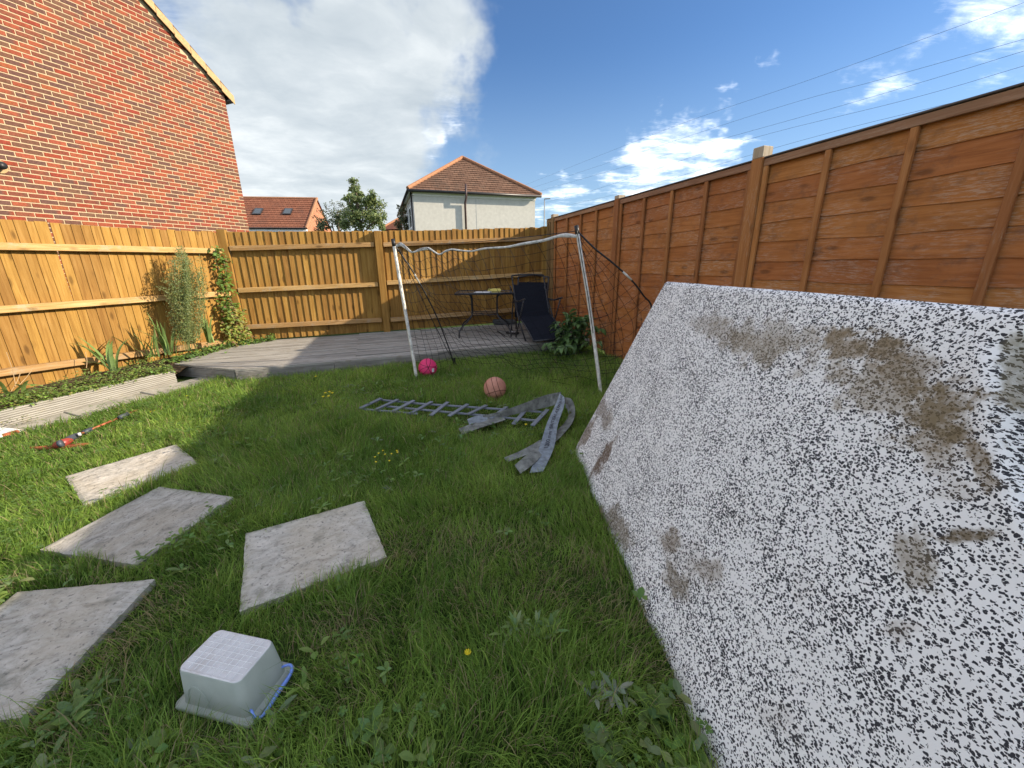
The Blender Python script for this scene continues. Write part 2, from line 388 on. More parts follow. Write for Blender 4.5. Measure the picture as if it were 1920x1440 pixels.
# plants
def leafmat(name, trans=0.35, rough=0.5, spec=0.25, attr=True, col=(0.08, 0.15, 0.03)):
    s = material(name, rough, spec)
    if attr:
        a = s.node('ShaderNodeAttribute'); a.attribute_name = 'Col'; cc = a.outputs['Color']
    else:
        v = objvec(s); n = s.noise(v, 14, 3)
        hs = s.node('ShaderNodeHueSaturation'); s.link(s.ramp(n, [(0.3, tuple(x * 0.75 for x in col)), (0.7, tuple(x * 1.2 for x in col))]), hs.inputs['Color'])
        s.link(s.math('ADD', s.math('MULTIPLY', s.rand, 0.6), 0.7), hs.inputs['Value']); cc = hs.outputs[0]
    base(s, cc)
    tr = s.node('ShaderNodeBsdfTranslucent'); hs2 = s.node('ShaderNodeHueSaturation'); hs2.inputs['Value'].default_value = 1.8; hs2.inputs['Hue'].default_value = 0.485
    s.link(cc, hs2.inputs['Color']); s.link(hs2.outputs[0], tr.inputs['Color'])
    mx = s.node('ShaderNodeMixShader'); mx.inputs[0].default_value = trans
    s.link(s.b.outputs[0], mx.inputs[1]); s.link(tr.outputs[0], mx.inputs[2]); s.link(mx.outputs[0], s.o.inputs[0])
    return s.mt
M_leaf = leafmat('foliage')
M_grass = leafmat('grass_blades', 0.48, 0.55, 0.2)
M_bush = leafmat('bush_leaf', 0.22, 0.45, 0.35, False, (0.085, 0.155, 0.045))
M_iris = leafmat('iris_leaf', 0.3, 0.45, 0.3, False, (0.15, 0.23, 0.07))
M_bark = plain('grey_bark', (0.16, 0.13, 0.10), 0.9, 0.1, var=0.3, scale=8, bmp=0.6)
M_stem = plain('green_stem', (0.10, 0.14, 0.05), 0.7, 0.2)
s = material('turf_soil', 0.95, 0.05); v = objvec(s, False); n = s.noise(v, 14, 6, 0.7)
base(s, s.ramp(n, [(0.3, (0.025, 0.045, 0.010)), (0.6, (0.050, 0.080, 0.020)), (0.8, (0.080, 0.080, 0.030))])); bump(s, n, 0.6, 0.02); M_ground = s.mt
# ================================================================== the setting
def clip(poly, p, n):                                      # keep the side of the line through p that n points to
    out = []
    for i in range(len(poly)):
        a, b = poly[i], poly[(i + 1) % len(poly)]
        da = (a[0] - p[0]) * n[0] + (a[1] - p[1]) * n[1]; db = (b[0] - p[0]) * n[0] + (b[1] - p[1]) * n[1]
        if da >= 0: out.append(a)
        if (da >= 0) != (db >= 0):
            t = da / (da - db); out.append((a[0] + (b[0] - a[0]) * t, a[1] + (b[1] - a[1]) * t))
    return out
xs = [-900, -200, -40] + list(np.linspace(-6, 6, 13)) + [40, 200, 900]
ys = [-900, -100, -3] + list(np.linspace(-2, 9, 12)) + [60, 250, 1500]
g = MB(); g.grid([[(x, y, gz(x, y)) for y in ys] for x in xs])
tag(put('ground', g.mesh('ground', M_ground)), kind='structure')

# lines on the plan
RF_D = V(0.306, -0.952).normalized()                       # the right fence, towards the camera
RF_P = [V(1.396, 5.335) + RF_D * 2.0 * k for k in (-1, 0, 1, 2, 3)]
C0 = V(-4.127, 6.038); MP = G(726, 621, .15).to_2d()       # back fence: left corner and middle post
B_D = (MP - C0).normalized(); B_N = V(B_D.y, -B_D.x)       # along it, and out of it into the garden
den = B_D.x * (-RF_D.y) + B_D.y * RF_D.x
t_ = ((RF_P[1].x - C0.x) * (-RF_D.y) + (RF_P[1].y - C0.y) * RF_D.x) / den
C1 = C0 + B_D * t_                                         # back right corner
L_A = R(20.5); L_D = V(math.sin(L_A), math.cos(L_A)); L_N = V(math.cos(L_A), -math.sin(L_A))
HOUSE0 = YP(467, 430, 9.84)
H_A = R(22); H_D = V(math.sin(H_A), math.cos(H_A)); H_N = V(math.cos(H_A), -math.sin(H_A))
def v3(p, z): return V(p[0], p[1], z)

# ---- path of stone flags beside the raised bed
bed_b0, bed_b1 = G(0, 806).to_2d(), G(328, 721).to_2d()
PD = (bed_b1 - bed_b0).normalized(); PN = V(PD.y, -PD.x)
pb = MB(); a0 = bed_b0 - PD * 3.2; a1 = bed_b1 + PD * 0.32
pb.prism([v3(p, gz(*p) - .02) for p in (a0, a1, a1 + PN * .36, a0 + PN * .36)], (0, 0, .024))
path = tag(put('path', pb.mesh('path', M_path)), kind='structure')
t = -3.2
while t < (a1 - bed_b0).length - 0.05:
    L = min(0.6, (a1 - bed_b0).length - t) - 0.006
    c = bed_b0 + PD * (t + L / 2) + PN * .175
    M = Matrix.Identity(4); ux, uy = PD, V(-PD.y, PD.x)
    for i in range(2): M[i][0], M[i][1], M[i][3] = ux[i], uy[i], c[i]
    M[2][0] = SLOPE_Y * PD.y; M[2][1] = SLOPE_Y * uy.y; M[2][3] = gz(*c) + .004 + random.uniform(-.003, .003)
    bmx = bmesh.new(); bmesh.ops.create_cube(bmx, size=1); bmesh.ops.scale(bmx, vec=(L, .35, .03), verts=bmx.verts)
    bmesh.ops.bevel(bmx, geom=list(bmx.edges), offset=.006, segments=1, affect='EDGES')
    me = bpy.data.meshes.new('paving_slab'); bmx.to_mesh(me); bmx.free(); me.materials.append(M_path)
    put('paving_slab', me, path, M)
    t += 0.6

PATH_IN = (a0 + PN * .345, a1 + PN * .345)                # where the lawn meets the path
# ---- grooved timber boards
def grooved(name, p0, p1, h, th, out, mat, parent, ridges=8):
    """a deck board set on edge: ridged face towards out"""
    p0, p1 = Vector(p0), Vector(p1); d = (p1 - p0); L = d.length; d.normalize(); out = Vector(out).normalized()
    prof = []
    for k in range(ridges):
        z0 = h * k / ridges; z1 = h * (k + 1) / ridges; q_ = (z1 - z0)
        prof += [(z0 + q_ * .14, th / 2 - .013), (z0 + q_ * .24, th / 2), (z0 + q_ * .76, th / 2), (z0 + q_ * .86, th / 2 - .013)]
    prof = [(0, -th / 2), (0, th / 2 - .013)] + prof + [(h, th / 2 - .013), (h, -th / 2)]
    n = len(prof); mb = MB()
    vs = [(sx * L / 2, z_ - h / 2, y_) for sx in (-1, 1) for (z_, y_) in prof]
    mb.add(vs, [(i, (i + 1) % n, n + (i + 1) % n, n + i) for i in range(n)] + [tuple(range(n)), tuple(range(2 * n - 1, n - 1, -1))])
    zc = V(0, 0, 1); c = (p0 + p1) / 2 + zc * (h / 2) - out * (th / 2)
    y = out.cross(d).normalized()
    if y.z < 0:
        d = -d; y = -y
    M = Matrix.Identity(4)
    for i in range(3): M[i][0], M[i][1], M[i][2], M[i][3] = d[i], y[i], out[i], c[i]
    return put(name, mb.mesh(name, mat), parent, M)

# ---- raised bed along the left fence
rb = thing('raised_bed', v3(bed_b1, gz(*bed_b1)), 'long low raised bed of grooved pale timber below the left fence', 'raised bed')
bt0, bt1 = bed_b0 - PD * 3.2, bed_b1 + PD * .03
jn = bed_b0 + PD * .1 - PD * 1.4
grooved('front_board', v3(bt0, gz(*bt0) + .002), v3(jn, gz(*jn) + .002), .158, .03, v3(PN, 0), M_bed, rb)
grooved('front_board', v3(jn + PD * .006, gz(*jn) + .002), v3(bt1, gz(*bt1) + .002), .158, .03, v3(PN, 0), M_bed, rb)
# soil between the board, the deck and the fence
sb = MB(); Q = []
lf_end = C0 - L_D * 6.2
i0 = bt0 - PN * .031; i1 = bt1 - PN * .031
for f in np.linspace(0, 1, 40):
    row = []
    a = i0.lerp(i1 + PD * .05, f) if f < .999 else i1 + PD * .05
    b = lf_end.lerp(C0, f)
    for u in np.linspace(0, 1, 8):
        p = a.lerp(b, u); row.append((p.x, p.y, gz(p.x, p.y) + .135 + .02 * mnoise.noise((p.x * 5, p.y * 5, 0)) + .02 * u))
    Q.append(row)
sb.grid(Q); put('soil', sb.mesh('soil', M_soil), rb)
DK = .148                                                  # deck height over the lawn
DFL, DLC = G(441, 694, DK).to_2d(), G(327, 683, DK).to_2d()
D_D = B_D; D_N = V(-B_D.y, B_D.x)
DBL = V(-4.02, 5.80)
sb2 = MB()                                                 # bed corner between deck edge and fence
sb2.prism([v3(p, gz(*p) + .10) for p in (i1, DLC, DBL, C0 + B_D * .25, C0 - L_D * .4)], (0, 0, .03)); put('soil', sb2.mesh('soil', M_soil), rb)

# ---- timber deck
deck = thing('timber_deck', v3(DFL, gz(*DFL)), 'low grey weathered timber deck in front of the back fence', 'deck')
dend = DFL + D_D * 4.62
poly = [tuple(DLC), tuple(DFL), tuple(dend), tuple(C1 - B_D * .02 + B_N * .06), tuple(C0 + B_D * .12 + B_N * .06), tuple(DBL)]
def dframe():
    M = Matrix.Identity(4)
    for i in range(2): M[i][0], M[i][1] = D_D[i], D_N[i]
    M[2][0] = SLOPE_Y * D_D.y + SLOPE_X * D_D.x; M[2][1] = SLOPE_Y * D_N.y + SLOPE_X * D_N.x
    return M
k = -0.8; DBW = .122
while k < 3.2:
    o_ = DFL + D_N * k
    st = clip(clip(poly, o_, D_N), o_ + D_N * (DBW - .006), -D_N)
    cut = 1.3 + (int(k / DBW + 20) % 3) * 1.05
    cp = DFL + D_D * cut
    for part in (clip(st, cp - D_D * .002, -D_D), clip(st, cp + D_D * .002, D_D)):
        if len(part) < 3: continue
        lo = [((V(*p) - o_).dot(D_D), (V(*p) - o_).dot(D_N)) for p in part]
        if max(p[0] for p in lo) - min(p[0] for p in lo) < .03: continue
        cx = sum(p[0] for p in lo) / len(lo); cy = sum(p[1] for p in lo) / len(lo)
        mb = MB(); mb.prism([(p[0] - cx, p[1] - cy, -.024) for p in lo], (0, 0, .024))
        M = dframe(); c = o_ + D_D * cx + D_N * cy
        M[0][3], M[1][3], M[2][3] = c.x, c.y, gz(*c) + DK + random.uniform(-.0025, .0025)
        put('deck_board', mb.mesh('deck_board', M_deck), deck, M)
    k += DBW
fz = lambda p: gz(*p) + .004
jf = DFL + D_D * 1.05
e = B_N * .004
grooved('fascia_board', v3(DFL + e, fz(DFL)), v3(jf + e, fz(jf)), DK - .030, .028, v3(-D_N, 0), M_deck, deck)
grooved('fascia_board', v3(jf + D_D * .006 + e, fz(jf)), v3(dend + e, fz(dend)), DK - .030, .028, v3(-D_N, 0), M_deck, deck)
dl = (DFL - DLC).normalized(); dln = V(dl.y, -dl.x)
grooved('fascia_board', v3(DLC + dln * .004, fz(DLC)), v3(DFL - dl * .03 + dln * .004, fz(DFL)), DK - .030, .028, v3(dln, 0), M_deck, deck)
fr = MB(); fr.prism([v3(V(*p) + (sum((V(*q_) for q_ in poly), V(0, 0)) / 6 - V(*p)) * .03, gz(*p) + .0) for p in poly], (0, 0, DK - .035)); put('joist_frame', fr.mesh('joist_frame', M_soil), deck)

# ================================================================== fences
def closeboard(fence, P, D, N, L0, L1, ztop, zbot, rails, pitch, bw, gaps={}, lean=.15):
    """overlapped upright boards from L0 to L1 along D, rails on the garden side"""
    s_ = L0
    i = 0
    while s_ < L1 - .01:
        w_ = bw
        c = P + D * (s_ + w_ / 2 - (bw - pitch) / 2) ; zt = ztop(s_) + random.uniform(-.010, .006); zb = zbot(s_)
        nn = (v3(N, 0) + v3(D, 0) * (lean + random.uniform(-.02, .02))).normalized()
        cc = v3(c - N * .012, 0); tl = gaps.get(i, random.uniform(-.004, .004))
        beam('board', cc + V(0, 0, zb) , cc + v3(D * tl, 0) + V(0, 0, zt), w_, .011, M_golden, fence, -nn, .0015)
        s_ += pitch; i += 1
    for (sa, za, sb_, zb_) in rails:
        beam('rail', v3(P + D * sa + N * .036, za), v3(P + D * sb_ + N * .036, zb_), .068, .066, M_rail, fence, (0, 0, 1) if False else v3(N, 0), .004)

# back fence ------------------------------------------------
bf = thing('back_fence', v3(MP, gz(*MP)), 'golden closeboard fence across the back behind the deck', 'fence')
SM = (MP - C0).dot(B_D); SE = t_
def bz(x, y): p = W(x, y, C0, MP); return ((p.to_2d() - C0).dot(B_D), p.z)
tops = [bz(440, 434), bz(712, 433), bz(1005, 426)]
ztop_b = lambda s_: np.interp(s_, [p[0] for p in tops], [p[1] for p in tops]) + .0
zbot_b = lambda s_: gz(*(C0 + B_D * s_)) + DK + .012
def rail_b(x0, y0, x1, y1, s0, s1):
    a, b = bz(x0, y0), bz(x1, y1); f = lambda q_: a[1] + (b[1] - a[1]) * (q_ - a[0]) / (b[0] - a[0]); return (s0, f(s0), s1, f(s1))
rails = [rail_b(440, 466, 700, 459, .07, SM - .07), rail_b(455, 544, 710, 533, .07, SM - .07), rail_b(475, 612, 720, 599, .07, SM - .07),
         rail_b(745, 458, 985, 448, SM + .07, SE - .05), rail_b(745, 529, 985, 515, SM + .07, SE - .05), rail_b(745, 598, 960, 581, SM + .07, SE - .05)]
closeboard(bf, C0, B_D, B_N, .07, SE - .02, ztop_b, zbot_b, rails, .093, .112, lean=.17)
for s_, dz in ((0.0, .02), (SM, -.005), (SE - .06, .01)):
    p = C0 + B_D * s_ + B_N * (.03 if s_ else .0)
    beam('post', v3(p, gz(*p) + .02), v3(p, ztop_b(s_) + dz), .105, .125, M_golden, bf, v3(B_N, 0), .004)

# left fence ------------------------------------------------
lf = thing('left_fence', v3(C0 - L_D * 2, gz(*(C0 - L_D * 2))), 'golden closeboard fence in full sun below the brick house', 'fence')
PL = C0 - L_D * 6.3
def lz(x, y): p = W(x, y, C0, PL); return ((p.to_2d() - PL).dot(L_D), p.z)
ltops = [lz(5, 411), lz(200, 424), lz(425, 436)]
ztop_l = lambda s_: np.interp(s_, [p[0] for p in ltops], [p[1] for p in ltops])
def rail_l(x0, y0, x1, y1):
    a, b = lz(x0, y0), lz(x1, y1); f = lambda q_: a[1] + (b[1] - a[1]) * (q_ - a[0]) / (b[0] - a[0])
    return [(0.0, f(0.0), 3.1, f(3.1)), (3.105, f(3.105), 6.2, f(6.2))]
lrails = rail_l(0, 462, 420, 471) + rail_l(0, 580, 420, 550) + rail_l(0, 698, 270, 661)
gapi = int((lz(88, 440)[0] - 0.05) / .083)
closeboard(lf, PL, L_D, L_N, .05, 6.22, ztop_l, lambda s_: gz(*(PL + L_D * s_)) + .10, lrails, .083, .098, gaps={gapi: -.020, gapi + 1: .010}, lean=.10)
p = PL + L_D * 3.1
beam('post', v3(p - L_N * .08, 0), v3(p - L_N * .08, 1.85), .1, .1, M_golden, lf, v3(L_N, 0), .004)

# right fence -----------------------------------------------
rf = thing('right_fence', v3(RF_P[1], gz(*RF_P[1])), 'tall orange stained lap panel fence along the right side', 'fence')
RN = V(RF_D.y, -RF_D.x)                                    # into the garden
if RN.x > 0: RN = -RN
ZT = 2.187
def slat_mesh(L, h, mat, seed):
    n = 14; rr = random.Random(seed); mb = MB(); F = []; Bk = []
    ph = [rr.uniform(0, 6.3) for _ in range(4)]
    wob = lambda x, k: .004 * math.sin(x * 4.1 + ph[k]) + .003 * math.sin(x * 9.7 + ph[k + 1])
    rows = []
    for i in range(n + 1):
        x = -L / 2 + L * i / n
        lo, hi = -h / 2 + wob(x, 0), h / 2 + wob(x, 2)
        rows.append([(x, lo, .012), (x, hi, .003), (x, hi, -.005), (x, lo, .004)])
    vs = [p for r_ in rows for p in r_]; fs = []
    for i in range(n):
        for k in range(4): fs.append((i * 4 + k, i * 4 + (k + 1) % 4, (i + 1) * 4 + (k + 1) % 4, (i + 1) * 4 + k))
    fs += [(0, 1, 2, 3), (n * 4 + 3, n * 4 + 2, n * 4 + 1, n * 4)]
    mb.add(vs, fs); return mb.mesh('slat', mat)
def panel(p0, p1, zb, mat, bmat, nb=5, ns=14):
    d = (p1 - p0).normalized(); L = (p1 - p0).length; mid = (p0 + p1) / 2
    ph_ = (ZT - .03 - zb) / ns
    for k in range(ns):
        c = v3(mid - RN * .002, zb + ph_ * (k + .5)); M = Matrix.Identity(4)
        ax = [v3(d, 0), V(0, 0, 1), v3(RN, 0)]
        if ax[0].cross(ax[1]).dot(ax[2]) < 0: ax[0] = -ax[0]
        for i in range(3): M[i][0], M[i][1], M[i][2], M[i][3] = ax[0][i], ax[1][i], ax[2][i], c[i]
        put('slat', slat_mesh(L, ph_ + .022, mat, random.random()), rf, M)
    for k in range(nb):
        f = .022 + (L - .044) * k / (nb - 1) if nb > 1 else L / 2
        q_ = p0 + d * f + RN * .030
        beam('batten', v3(q_, zb - .01), v3(q_, ZT - .062), .040, .022, bmat, rf, v3(RN, 0), .003)
    beam('top_rail', v3(p0 + RN * .030, ZT - .035), v3(p1 + RN * .030, ZT - .035), .052, .024, bmat if bmat is not M_batten else M_cap, rf, v3(RN, 0), .003)
    beam('capping', v3(p0 + RN * .018, ZT + .001), v3(p1 + RN * .018, ZT + .001), .062, .011, M_capping if bmat is M_batten else bmat, rf, (0, 0, 1), .003)
panel(C1 + RF_D * .08, RF_P[0] - RF_D * .10, gz(*RF_P[0]) + .16, M_olive, M_olive, nb=3, ns=11)
for i in range(4):
    a, b = RF_P[i], RF_P[i + 1] - RF_D * .10
    panel(a, b, gz(*((a + b) / 2)) + .03, M_stain, M_batten)
for i, hh in enumerate((.055, .045, .085, .08, .08)):
    p = RF_P[i] - RF_D * .05 + RN * .012
    beam('post', v3(p, gz(*p) - .05), v3(p, ZT + .004), .096, .10, M_batten if i else M_olive, rf, v3(RN, 0), .004)
    beam('post_top', v3(p, ZT + .0045), v3(p, ZT + hh), .0955, .0995, M_post_top, rf, v3(RN, 0), .004)

# ================================================================== brick house on the left
bh = thing('brick_house', v3(HOUSE0.to_2d(), 0), 'tall red brick house gable with cream joints and sandy verge tiles', 'house')
def hp(s_, z, o=0.0):                                      # s metres back from the right hand corner, o out of the wall
    p = HOUSE0.to_2d() - H_D * s_ + H_N * o; return v3(p, z)
va, vb = W(272, 0, HOUSE0, HOUSE0.to_2d() - H_D), W(430, 183, HOUSE0, HOUSE0.to_2d() - H_D)
sa, sb_ = -(va.to_2d() - HOUSE0.to_2d()).dot(H_D), -(vb.to_2d() - HOUSE0.to_2d()).dot(H_D)
VS = (va.z - vb.z) / (sa - sb_)                            # slope of the verge
verge = lambda s_: vb.z + VS * (s_ - sb_)
HW = 8.4; RIDGE = HW / 2
gable = lambda s_: verge(s_) if s_ <= RIDGE else verge(2 * RIDGE - s_)
wm = MB(); out = [(0, 0), (0, gable(0)), (RIDGE, gable(RIDGE)), (HW, gable(HW)), (HW, 0)]
wm.prism([hp(s_, z, 0.0) for s_, z in out], v3(-H_N * 8.0, 0)); put('wall', wm.mesh('wall', M_mortar), bh)
# bricks
palette = [(0.232, 0.056, 0.032), (0.245, 0.064, 0.036), (0.214, 0.050, 0.031), (0.258, 0.072, 0.041), (0.196, 0.050, 0.034)]
burnt = [(0.122, 0.060, 0.046), (0.135, 0.066, 0.046), (0.115, 0.060, 0.051), (0.142, 0.076, 0.052)]
BW_, BH_, BT_ = .212, .062, .006
def brick_geo(mb, L, cols, M=None):
    """face split in three so that a brick can be burnt at one end; slight arris"""
    a = .003; xs_ = [-L / 2, -L / 2 + a, -L / 6, L / 6, L / 2 - a, L / 2]
    vs = []; cc = []
    for i, x in enumerate(xs_):
        inn = 0 < i < 5
        for zz_ in ((-BH_ / 2, 0), (-BH_ / 2 + a, BT_ if inn else BT_ * .4), (BH_ / 2 - a, BT_ if inn else BT_ * .4), (BH_ / 2, 0)):
            vs.append(V(x, zz_[1] if zz_[1] else -.004, zz_[0])); cc.append(cols[min(2, max(0, (i - 1) // 2 if i < 3 else (i - 1) // 2))] if i not in (2, 3) else cols[1])
    fs = []
    for i in range(5):
        for k in range(3): fs.append((i * 4 + k, (i + 1) * 4 + k, (i + 1) * 4 + k + 1, i * 4 + k + 1))
    if M is not None: vs = [M @ p for p in vs]
    b = len(mb.v); mb.v += [tuple(p) for p in vs]; mb.f += [tuple(i + b for i in f) for f in fs]; mb.mi += [0] * len(fs); mb.c += cc
def brick_cols():
    r = random.random()
    if r < .42: c = random.choice(palette); return [c, tuple(x * random.uniform(.9, 1.1) for x in c), c]
    if r < .66: c = random.choice(burnt); return [c, c, tuple(x * 1.1 for x in c)]
    a, b = random.choice(palette), random.choice(burnt); mid_ = tuple((x + y) / 2 for x, y in zip(a, b))
    tri = [a, random.choice([mid_, b, a]), b]
    return tri if random.random() < .5 else tri[::-1]
BM = Matrix.Identity(4)                                    # brick frame: x along the wall, y out of it, z up
for i in range(2): BM[i][0], BM[i][1] = -H_D[i], H_N[i]
variants = []
for k in range(26):
    mb = MB(); brick_geo(mb, BW_, brick_cols()); variants.append(mb.mesh('brick', M_brick))
cands = []
rest = MB()
zc = .04; row = 0
while zc < gable(RIDGE):
    s_ = (.1125 if row % 2 else 0.0) - .1125
    while s_ < HW:
        a, b = max(s_, 0), min(s_ + BW_, HW); zt = zc + .0325
        ok = gable(a) > zt + .02 and gable(b) > zt + .02 and b - a > .05
        if ok:
            c = hp((a + b) / 2, zc, .001 + random.uniform(-.0015, .002))
            pxy = seen(c); vis = pxy[2] > .5 and -20 < pxy[0] < 470 and -10 < pxy[1] < 436
            if vis and b - a > .2: cands.append((pxy[2], c))
            else:
                M = BM.copy(); M.translation = c; brick_geo(rest, b - a, brick_cols(), M)
        s_ += .225
    zc += .075; row += 1
cands.sort(key=lambda t_: t_[0])
for i, (dd, c) in enumerate(cands):
    M = BM.copy(); M.translation = c
    if i < 300:
        put('brick', random.choice(variants), bh, M @ Matrix.Rotation(random.uniform(-.006, .006), 4, 'Y'))
    else: brick_geo(rest, BW_, brick_cols(), M)
tag(put('brickwork', rest.mesh('brickwork', M_brick, fix=False), bh), kind='stuff')
# roof: slab, dark bargeboard, sandy verge pieces, gutter end
def rp(s_, o, up=0.0):
    n = V(0, 0, 1) * math.cos(math.atan(VS)) + v3(H_D, 0) * math.sin(math.atan(VS))   # square to the near slope
    return hp(s_, gable(s_), o) + n * up
rm = MB()
e0 = -.17
for (s0, s1) in ((e0, RIDGE), (2 * RIDGE - e0, RIDGE)):
    q_ = [V(*hp(s0, verge(e0), .05)), V(*hp(s1, gable(RIDGE), .05)), V(*hp(s1, gable(RIDGE), -8.2)), V(*hp(s0, verge(e0), -8.2))]
    rm.prism([p + V(0, 0, .02) for p in q_], (0, 0, .09))
put('roof', rm.mesh('roof', M_tile_red), bh)
sl_ = math.hypot(1, VS)
bb = MB(); bb.prism([hp(.0, verge(.0) - .07, .004), hp(RIDGE, gable(RIDGE) - .07, .004), hp(RIDGE, gable(RIDGE) + .02, .004), hp(.0, verge(.0) + .02, .004)], v3(H_N * .06, 0))
put('bargeboard', bb.mesh('bargeboard', M_gutter), bh)
k = 0; s_ = e0
while s_ < RIDGE - .1:
    s1 = s_ + .262
    up0 = .022 + .03; up1 = .022
    vm = MB(); n0 = .17
    f = lambda q_, w_, h_: V(*hp(q_, verge(q_) + h_, w_))
    # each verge piece overlaps the one below it
    a0, a1 = s_, s1 - .006
    vm.prism([f(a0, -.10, up0), f(a0, .085, up0), f(a1, .085, up1), f(a1, -.10, up1)], (0, 0, .028))
    vm.prism([f(a0, .066, up0 - n0 + .03), f(a1, .066, up1 - n0 + .03), f(a1, .066, up1), f(a0, .066, up0)], v3(H_N * .02, 0))
    put('verge_tile', vm.mesh('verge_tile', M_verge), bh); s_ = s1; k += 1
gt = MB(); gp = hp(e0 + .06, verge(e0) - .03, .07); gt.tube([gp, gp - v3(H_N * 8.2, 0)], .05, 12); put('gutter', gt.mesh('gutter', M_gutter, True), bh)
fl = W(-4, 312, HOUSE0, HOUSE0.to_2d() - H_D); fm = MB()
fm.tube([fl + v3(H_N * .002, 0), fl + v3(H_N * .03, 0)], .10, 16)
f_ = put('flue_plate', fm.mesh('flue_plate', M_verge), bh)
fm = MB(); fm.tube([fl + v3(H_N * .03, 0), fl + v3(H_N * .16, 0)], .055, 16); put('flue', fm.mesh('flue', M_black, True), bh)
# ================================================================== things on the lawn
def pipoly(px_, py_, poly):
    ins = np.zeros(px_.shape, bool); n = len(poly)
    for i in range(n):
        x0, y0 = poly[i][0], poly[i][1]; x1, y1 = poly[(i + 1) % n][0], poly[(i + 1) % n][1]
        c_ = ((y0 > py_) != (y1 > py_)); xx = (x1 - x0) * (py_ - y0) / ((y1 - y0) if y1 != y0 else 1e-9) + x0
        ins ^= c_ & (px_ < xx)
    return ins
KEEP_OFF = []                                              # outlines where no grass grows
# ---- four paving slabs
SL = [('buff riven paving slab half in the sun, nearest the raised bed', [(121, 892), (329, 832), (372, 867), (158, 947)], .030),
      ('grey riven paving slab between the sunlit slab and the big corner slab', [(74, 1029), (298, 911), (438, 930), (257, 1057)], .036),
      ('grey riven paving slab lying by itself in the middle of the lawn above the plastic tub', [(460, 999), (682, 937), (725, 1042), (449, 1145)], .040),
      ('large riven paving slab cut off by the bottom left corner of the view', [(-322, 1168), (289, 1084), (44, 1342), (-870, 1480)], .045)]
for si, (lab, cn, hh) in enumerate(SL):
    P = [G(x, y, hh) for x, y in cn]
    if si == 3:                                            # square it up from its visible edges
        a, b = P[1], P[2]; e = (b - a); L = e.length; n_ = V(e.y, -e.x, 0).normalized()
        if n_.x > 0: n_ = -n_
        P = [a + n_ * L * .98, a, b, b + n_ * L * .98]
        P = [V(p.x, p.y, gz(p.x, p.y) + hh) for p in P]
    c = sum(P, V(0, 0, 0)) / 4
    ux = (P[1] - P[0] + P[2] - P[3]).normalized(); nz_ = ux.cross((P[3] - P[0] + P[2] - P[1])).normalized()
    if nz_.z < 0: nz_ = -nz_
    uy = nz_.cross(ux)
    M = Matrix.Identity(4)
    for i in range(3): M[i][0], M[i][1], M[i][2], M[i][3] = ux[i], uy[i], nz_[i], c[i]
    Mi = M.inverted(); lp = [Mi @ p for p in P]
    n = 36; th = .038; mb = MB(); top = []; bot = []
    for i in range(n + 1):
        rt_, rb_ = [], []
        for j in range(n + 1):
            u, w = i / n, j / n
            p = lp[0] * (1 - u) * (1 - w) + lp[1] * u * (1 - w) + lp[2] * u * w + lp[3] * (1 - u) * w
            edge = min(u, w, 1 - u, 1 - w); rough_ = .5 * mnoise.noise((p.x * 9 + si * 9, p.y * 22, 3)) + .5 * mnoise.noise((p.x * 24, p.y * 50 + si, 7))
            ez = -.006 * (1 - min(1, edge * 22)) ** 2
            cx_ = V(p.x, p.y, 0); 
            if edge < 1e-6: cx_ += V(mnoise.noise((p.x * 30, p.y * 30, 1)), mnoise.noise((p.x * 30, p.y * 30, 5)), 0) * .004
            rt_.append((cx_.x, cx_.y, ez + .0045 * rough_ * min(1, edge * 30))); rb_.append((cx_.x, cx_.y, -th))
        top.append(rt_); bot.append(rb_)
    mb.grid(top); b0 = len(mb.v); 
    ring = [(i, 0) for i in range(n)] + [(n, j) for j in range(n)] + [(i, n) for i in range(n, 0, -1)] + [(0, j) for j in range(n, 0, -1)]
    mb.v += [bot[i][j] for i, j in ring]; nr = len(ring)
    for k in range(nr):
        a_, b_ = ring[k], ring[(k + 1) % nr]
        mb.f.append((a_[0] * (n + 1) + a_[1], b_[0] * (n + 1) + b_[1], b0 + (k + 1) % nr, b0 + k)); mb.mi.append(0)
    o = put('paving_slab', mb.mesh('paving_slab', M_stone), None, M); tag(o, lab, 'paving slab', 'loose paving slabs on the lawn')
    cc_ = [p + (p - c) * (-.012) for p in P]
    KEEP_OFF.append([(p.x, p.y) for p in cc_])

# ---- upturned plastic tub
s = material('frosted_plastic', 0.42, 0.4); v = objvec(s, False)
base(s, s.ramp(s.noise(v, 16, 4), [(0.3, (0.50, 0.54, 0.49)), (0.7, (0.62, 0.65, 0.60))])); s.b.inputs['Subsurface Weight'].default_value = 0.0
tr = s.node('ShaderNodeBsdfTranslucent'); tr.inputs[0].default_value = (0.72, 0.78, 0.70, 1); mx = s.node('ShaderNodeMixShader'); mx.inputs[0].default_value = 0.40
s.link(s.b.outputs[0], mx.inputs[1]); s.link(tr.outputs[0], mx.inputs[2]); s.link(mx.outputs[0], s.o.inputs[0]); M_tub = s.mt
s = material('frosted_plastic_base', 0.5, 0.35); v = objvec(s, False)
base(s, s.mix(s.maprange(s.noise(v, 13, 5, 0.65), 0.48, 0.66, 0, 0.55), s.ramp(s.noise(v, 30, 5, 0.6), [(0.3, (0.54, 0.52, 0.51)), (0.7, (0.68, 0.66, 0.65))]), (0.46, 0.41, 0.37))); M_tubtop = s.mt
M_tubline = plain('raised_plastic_line', (0.80, 0.79, 0.77), 0.5, 0.3, var=0.03)
bl, bf_, br = G(326, 1328, .012), G(470, 1367, .012), G(553, 1250, .012)
bx = (bf_ - bl).normalized(); by = (br - bf_); by = (by - bx * by.dot(bx)); BWd = by.length; by.normalize(); BL = (bf_ - bl).length
bc = bl + bx * BL / 2 + by * BWd / 2; bz_ = bx.cross(by)
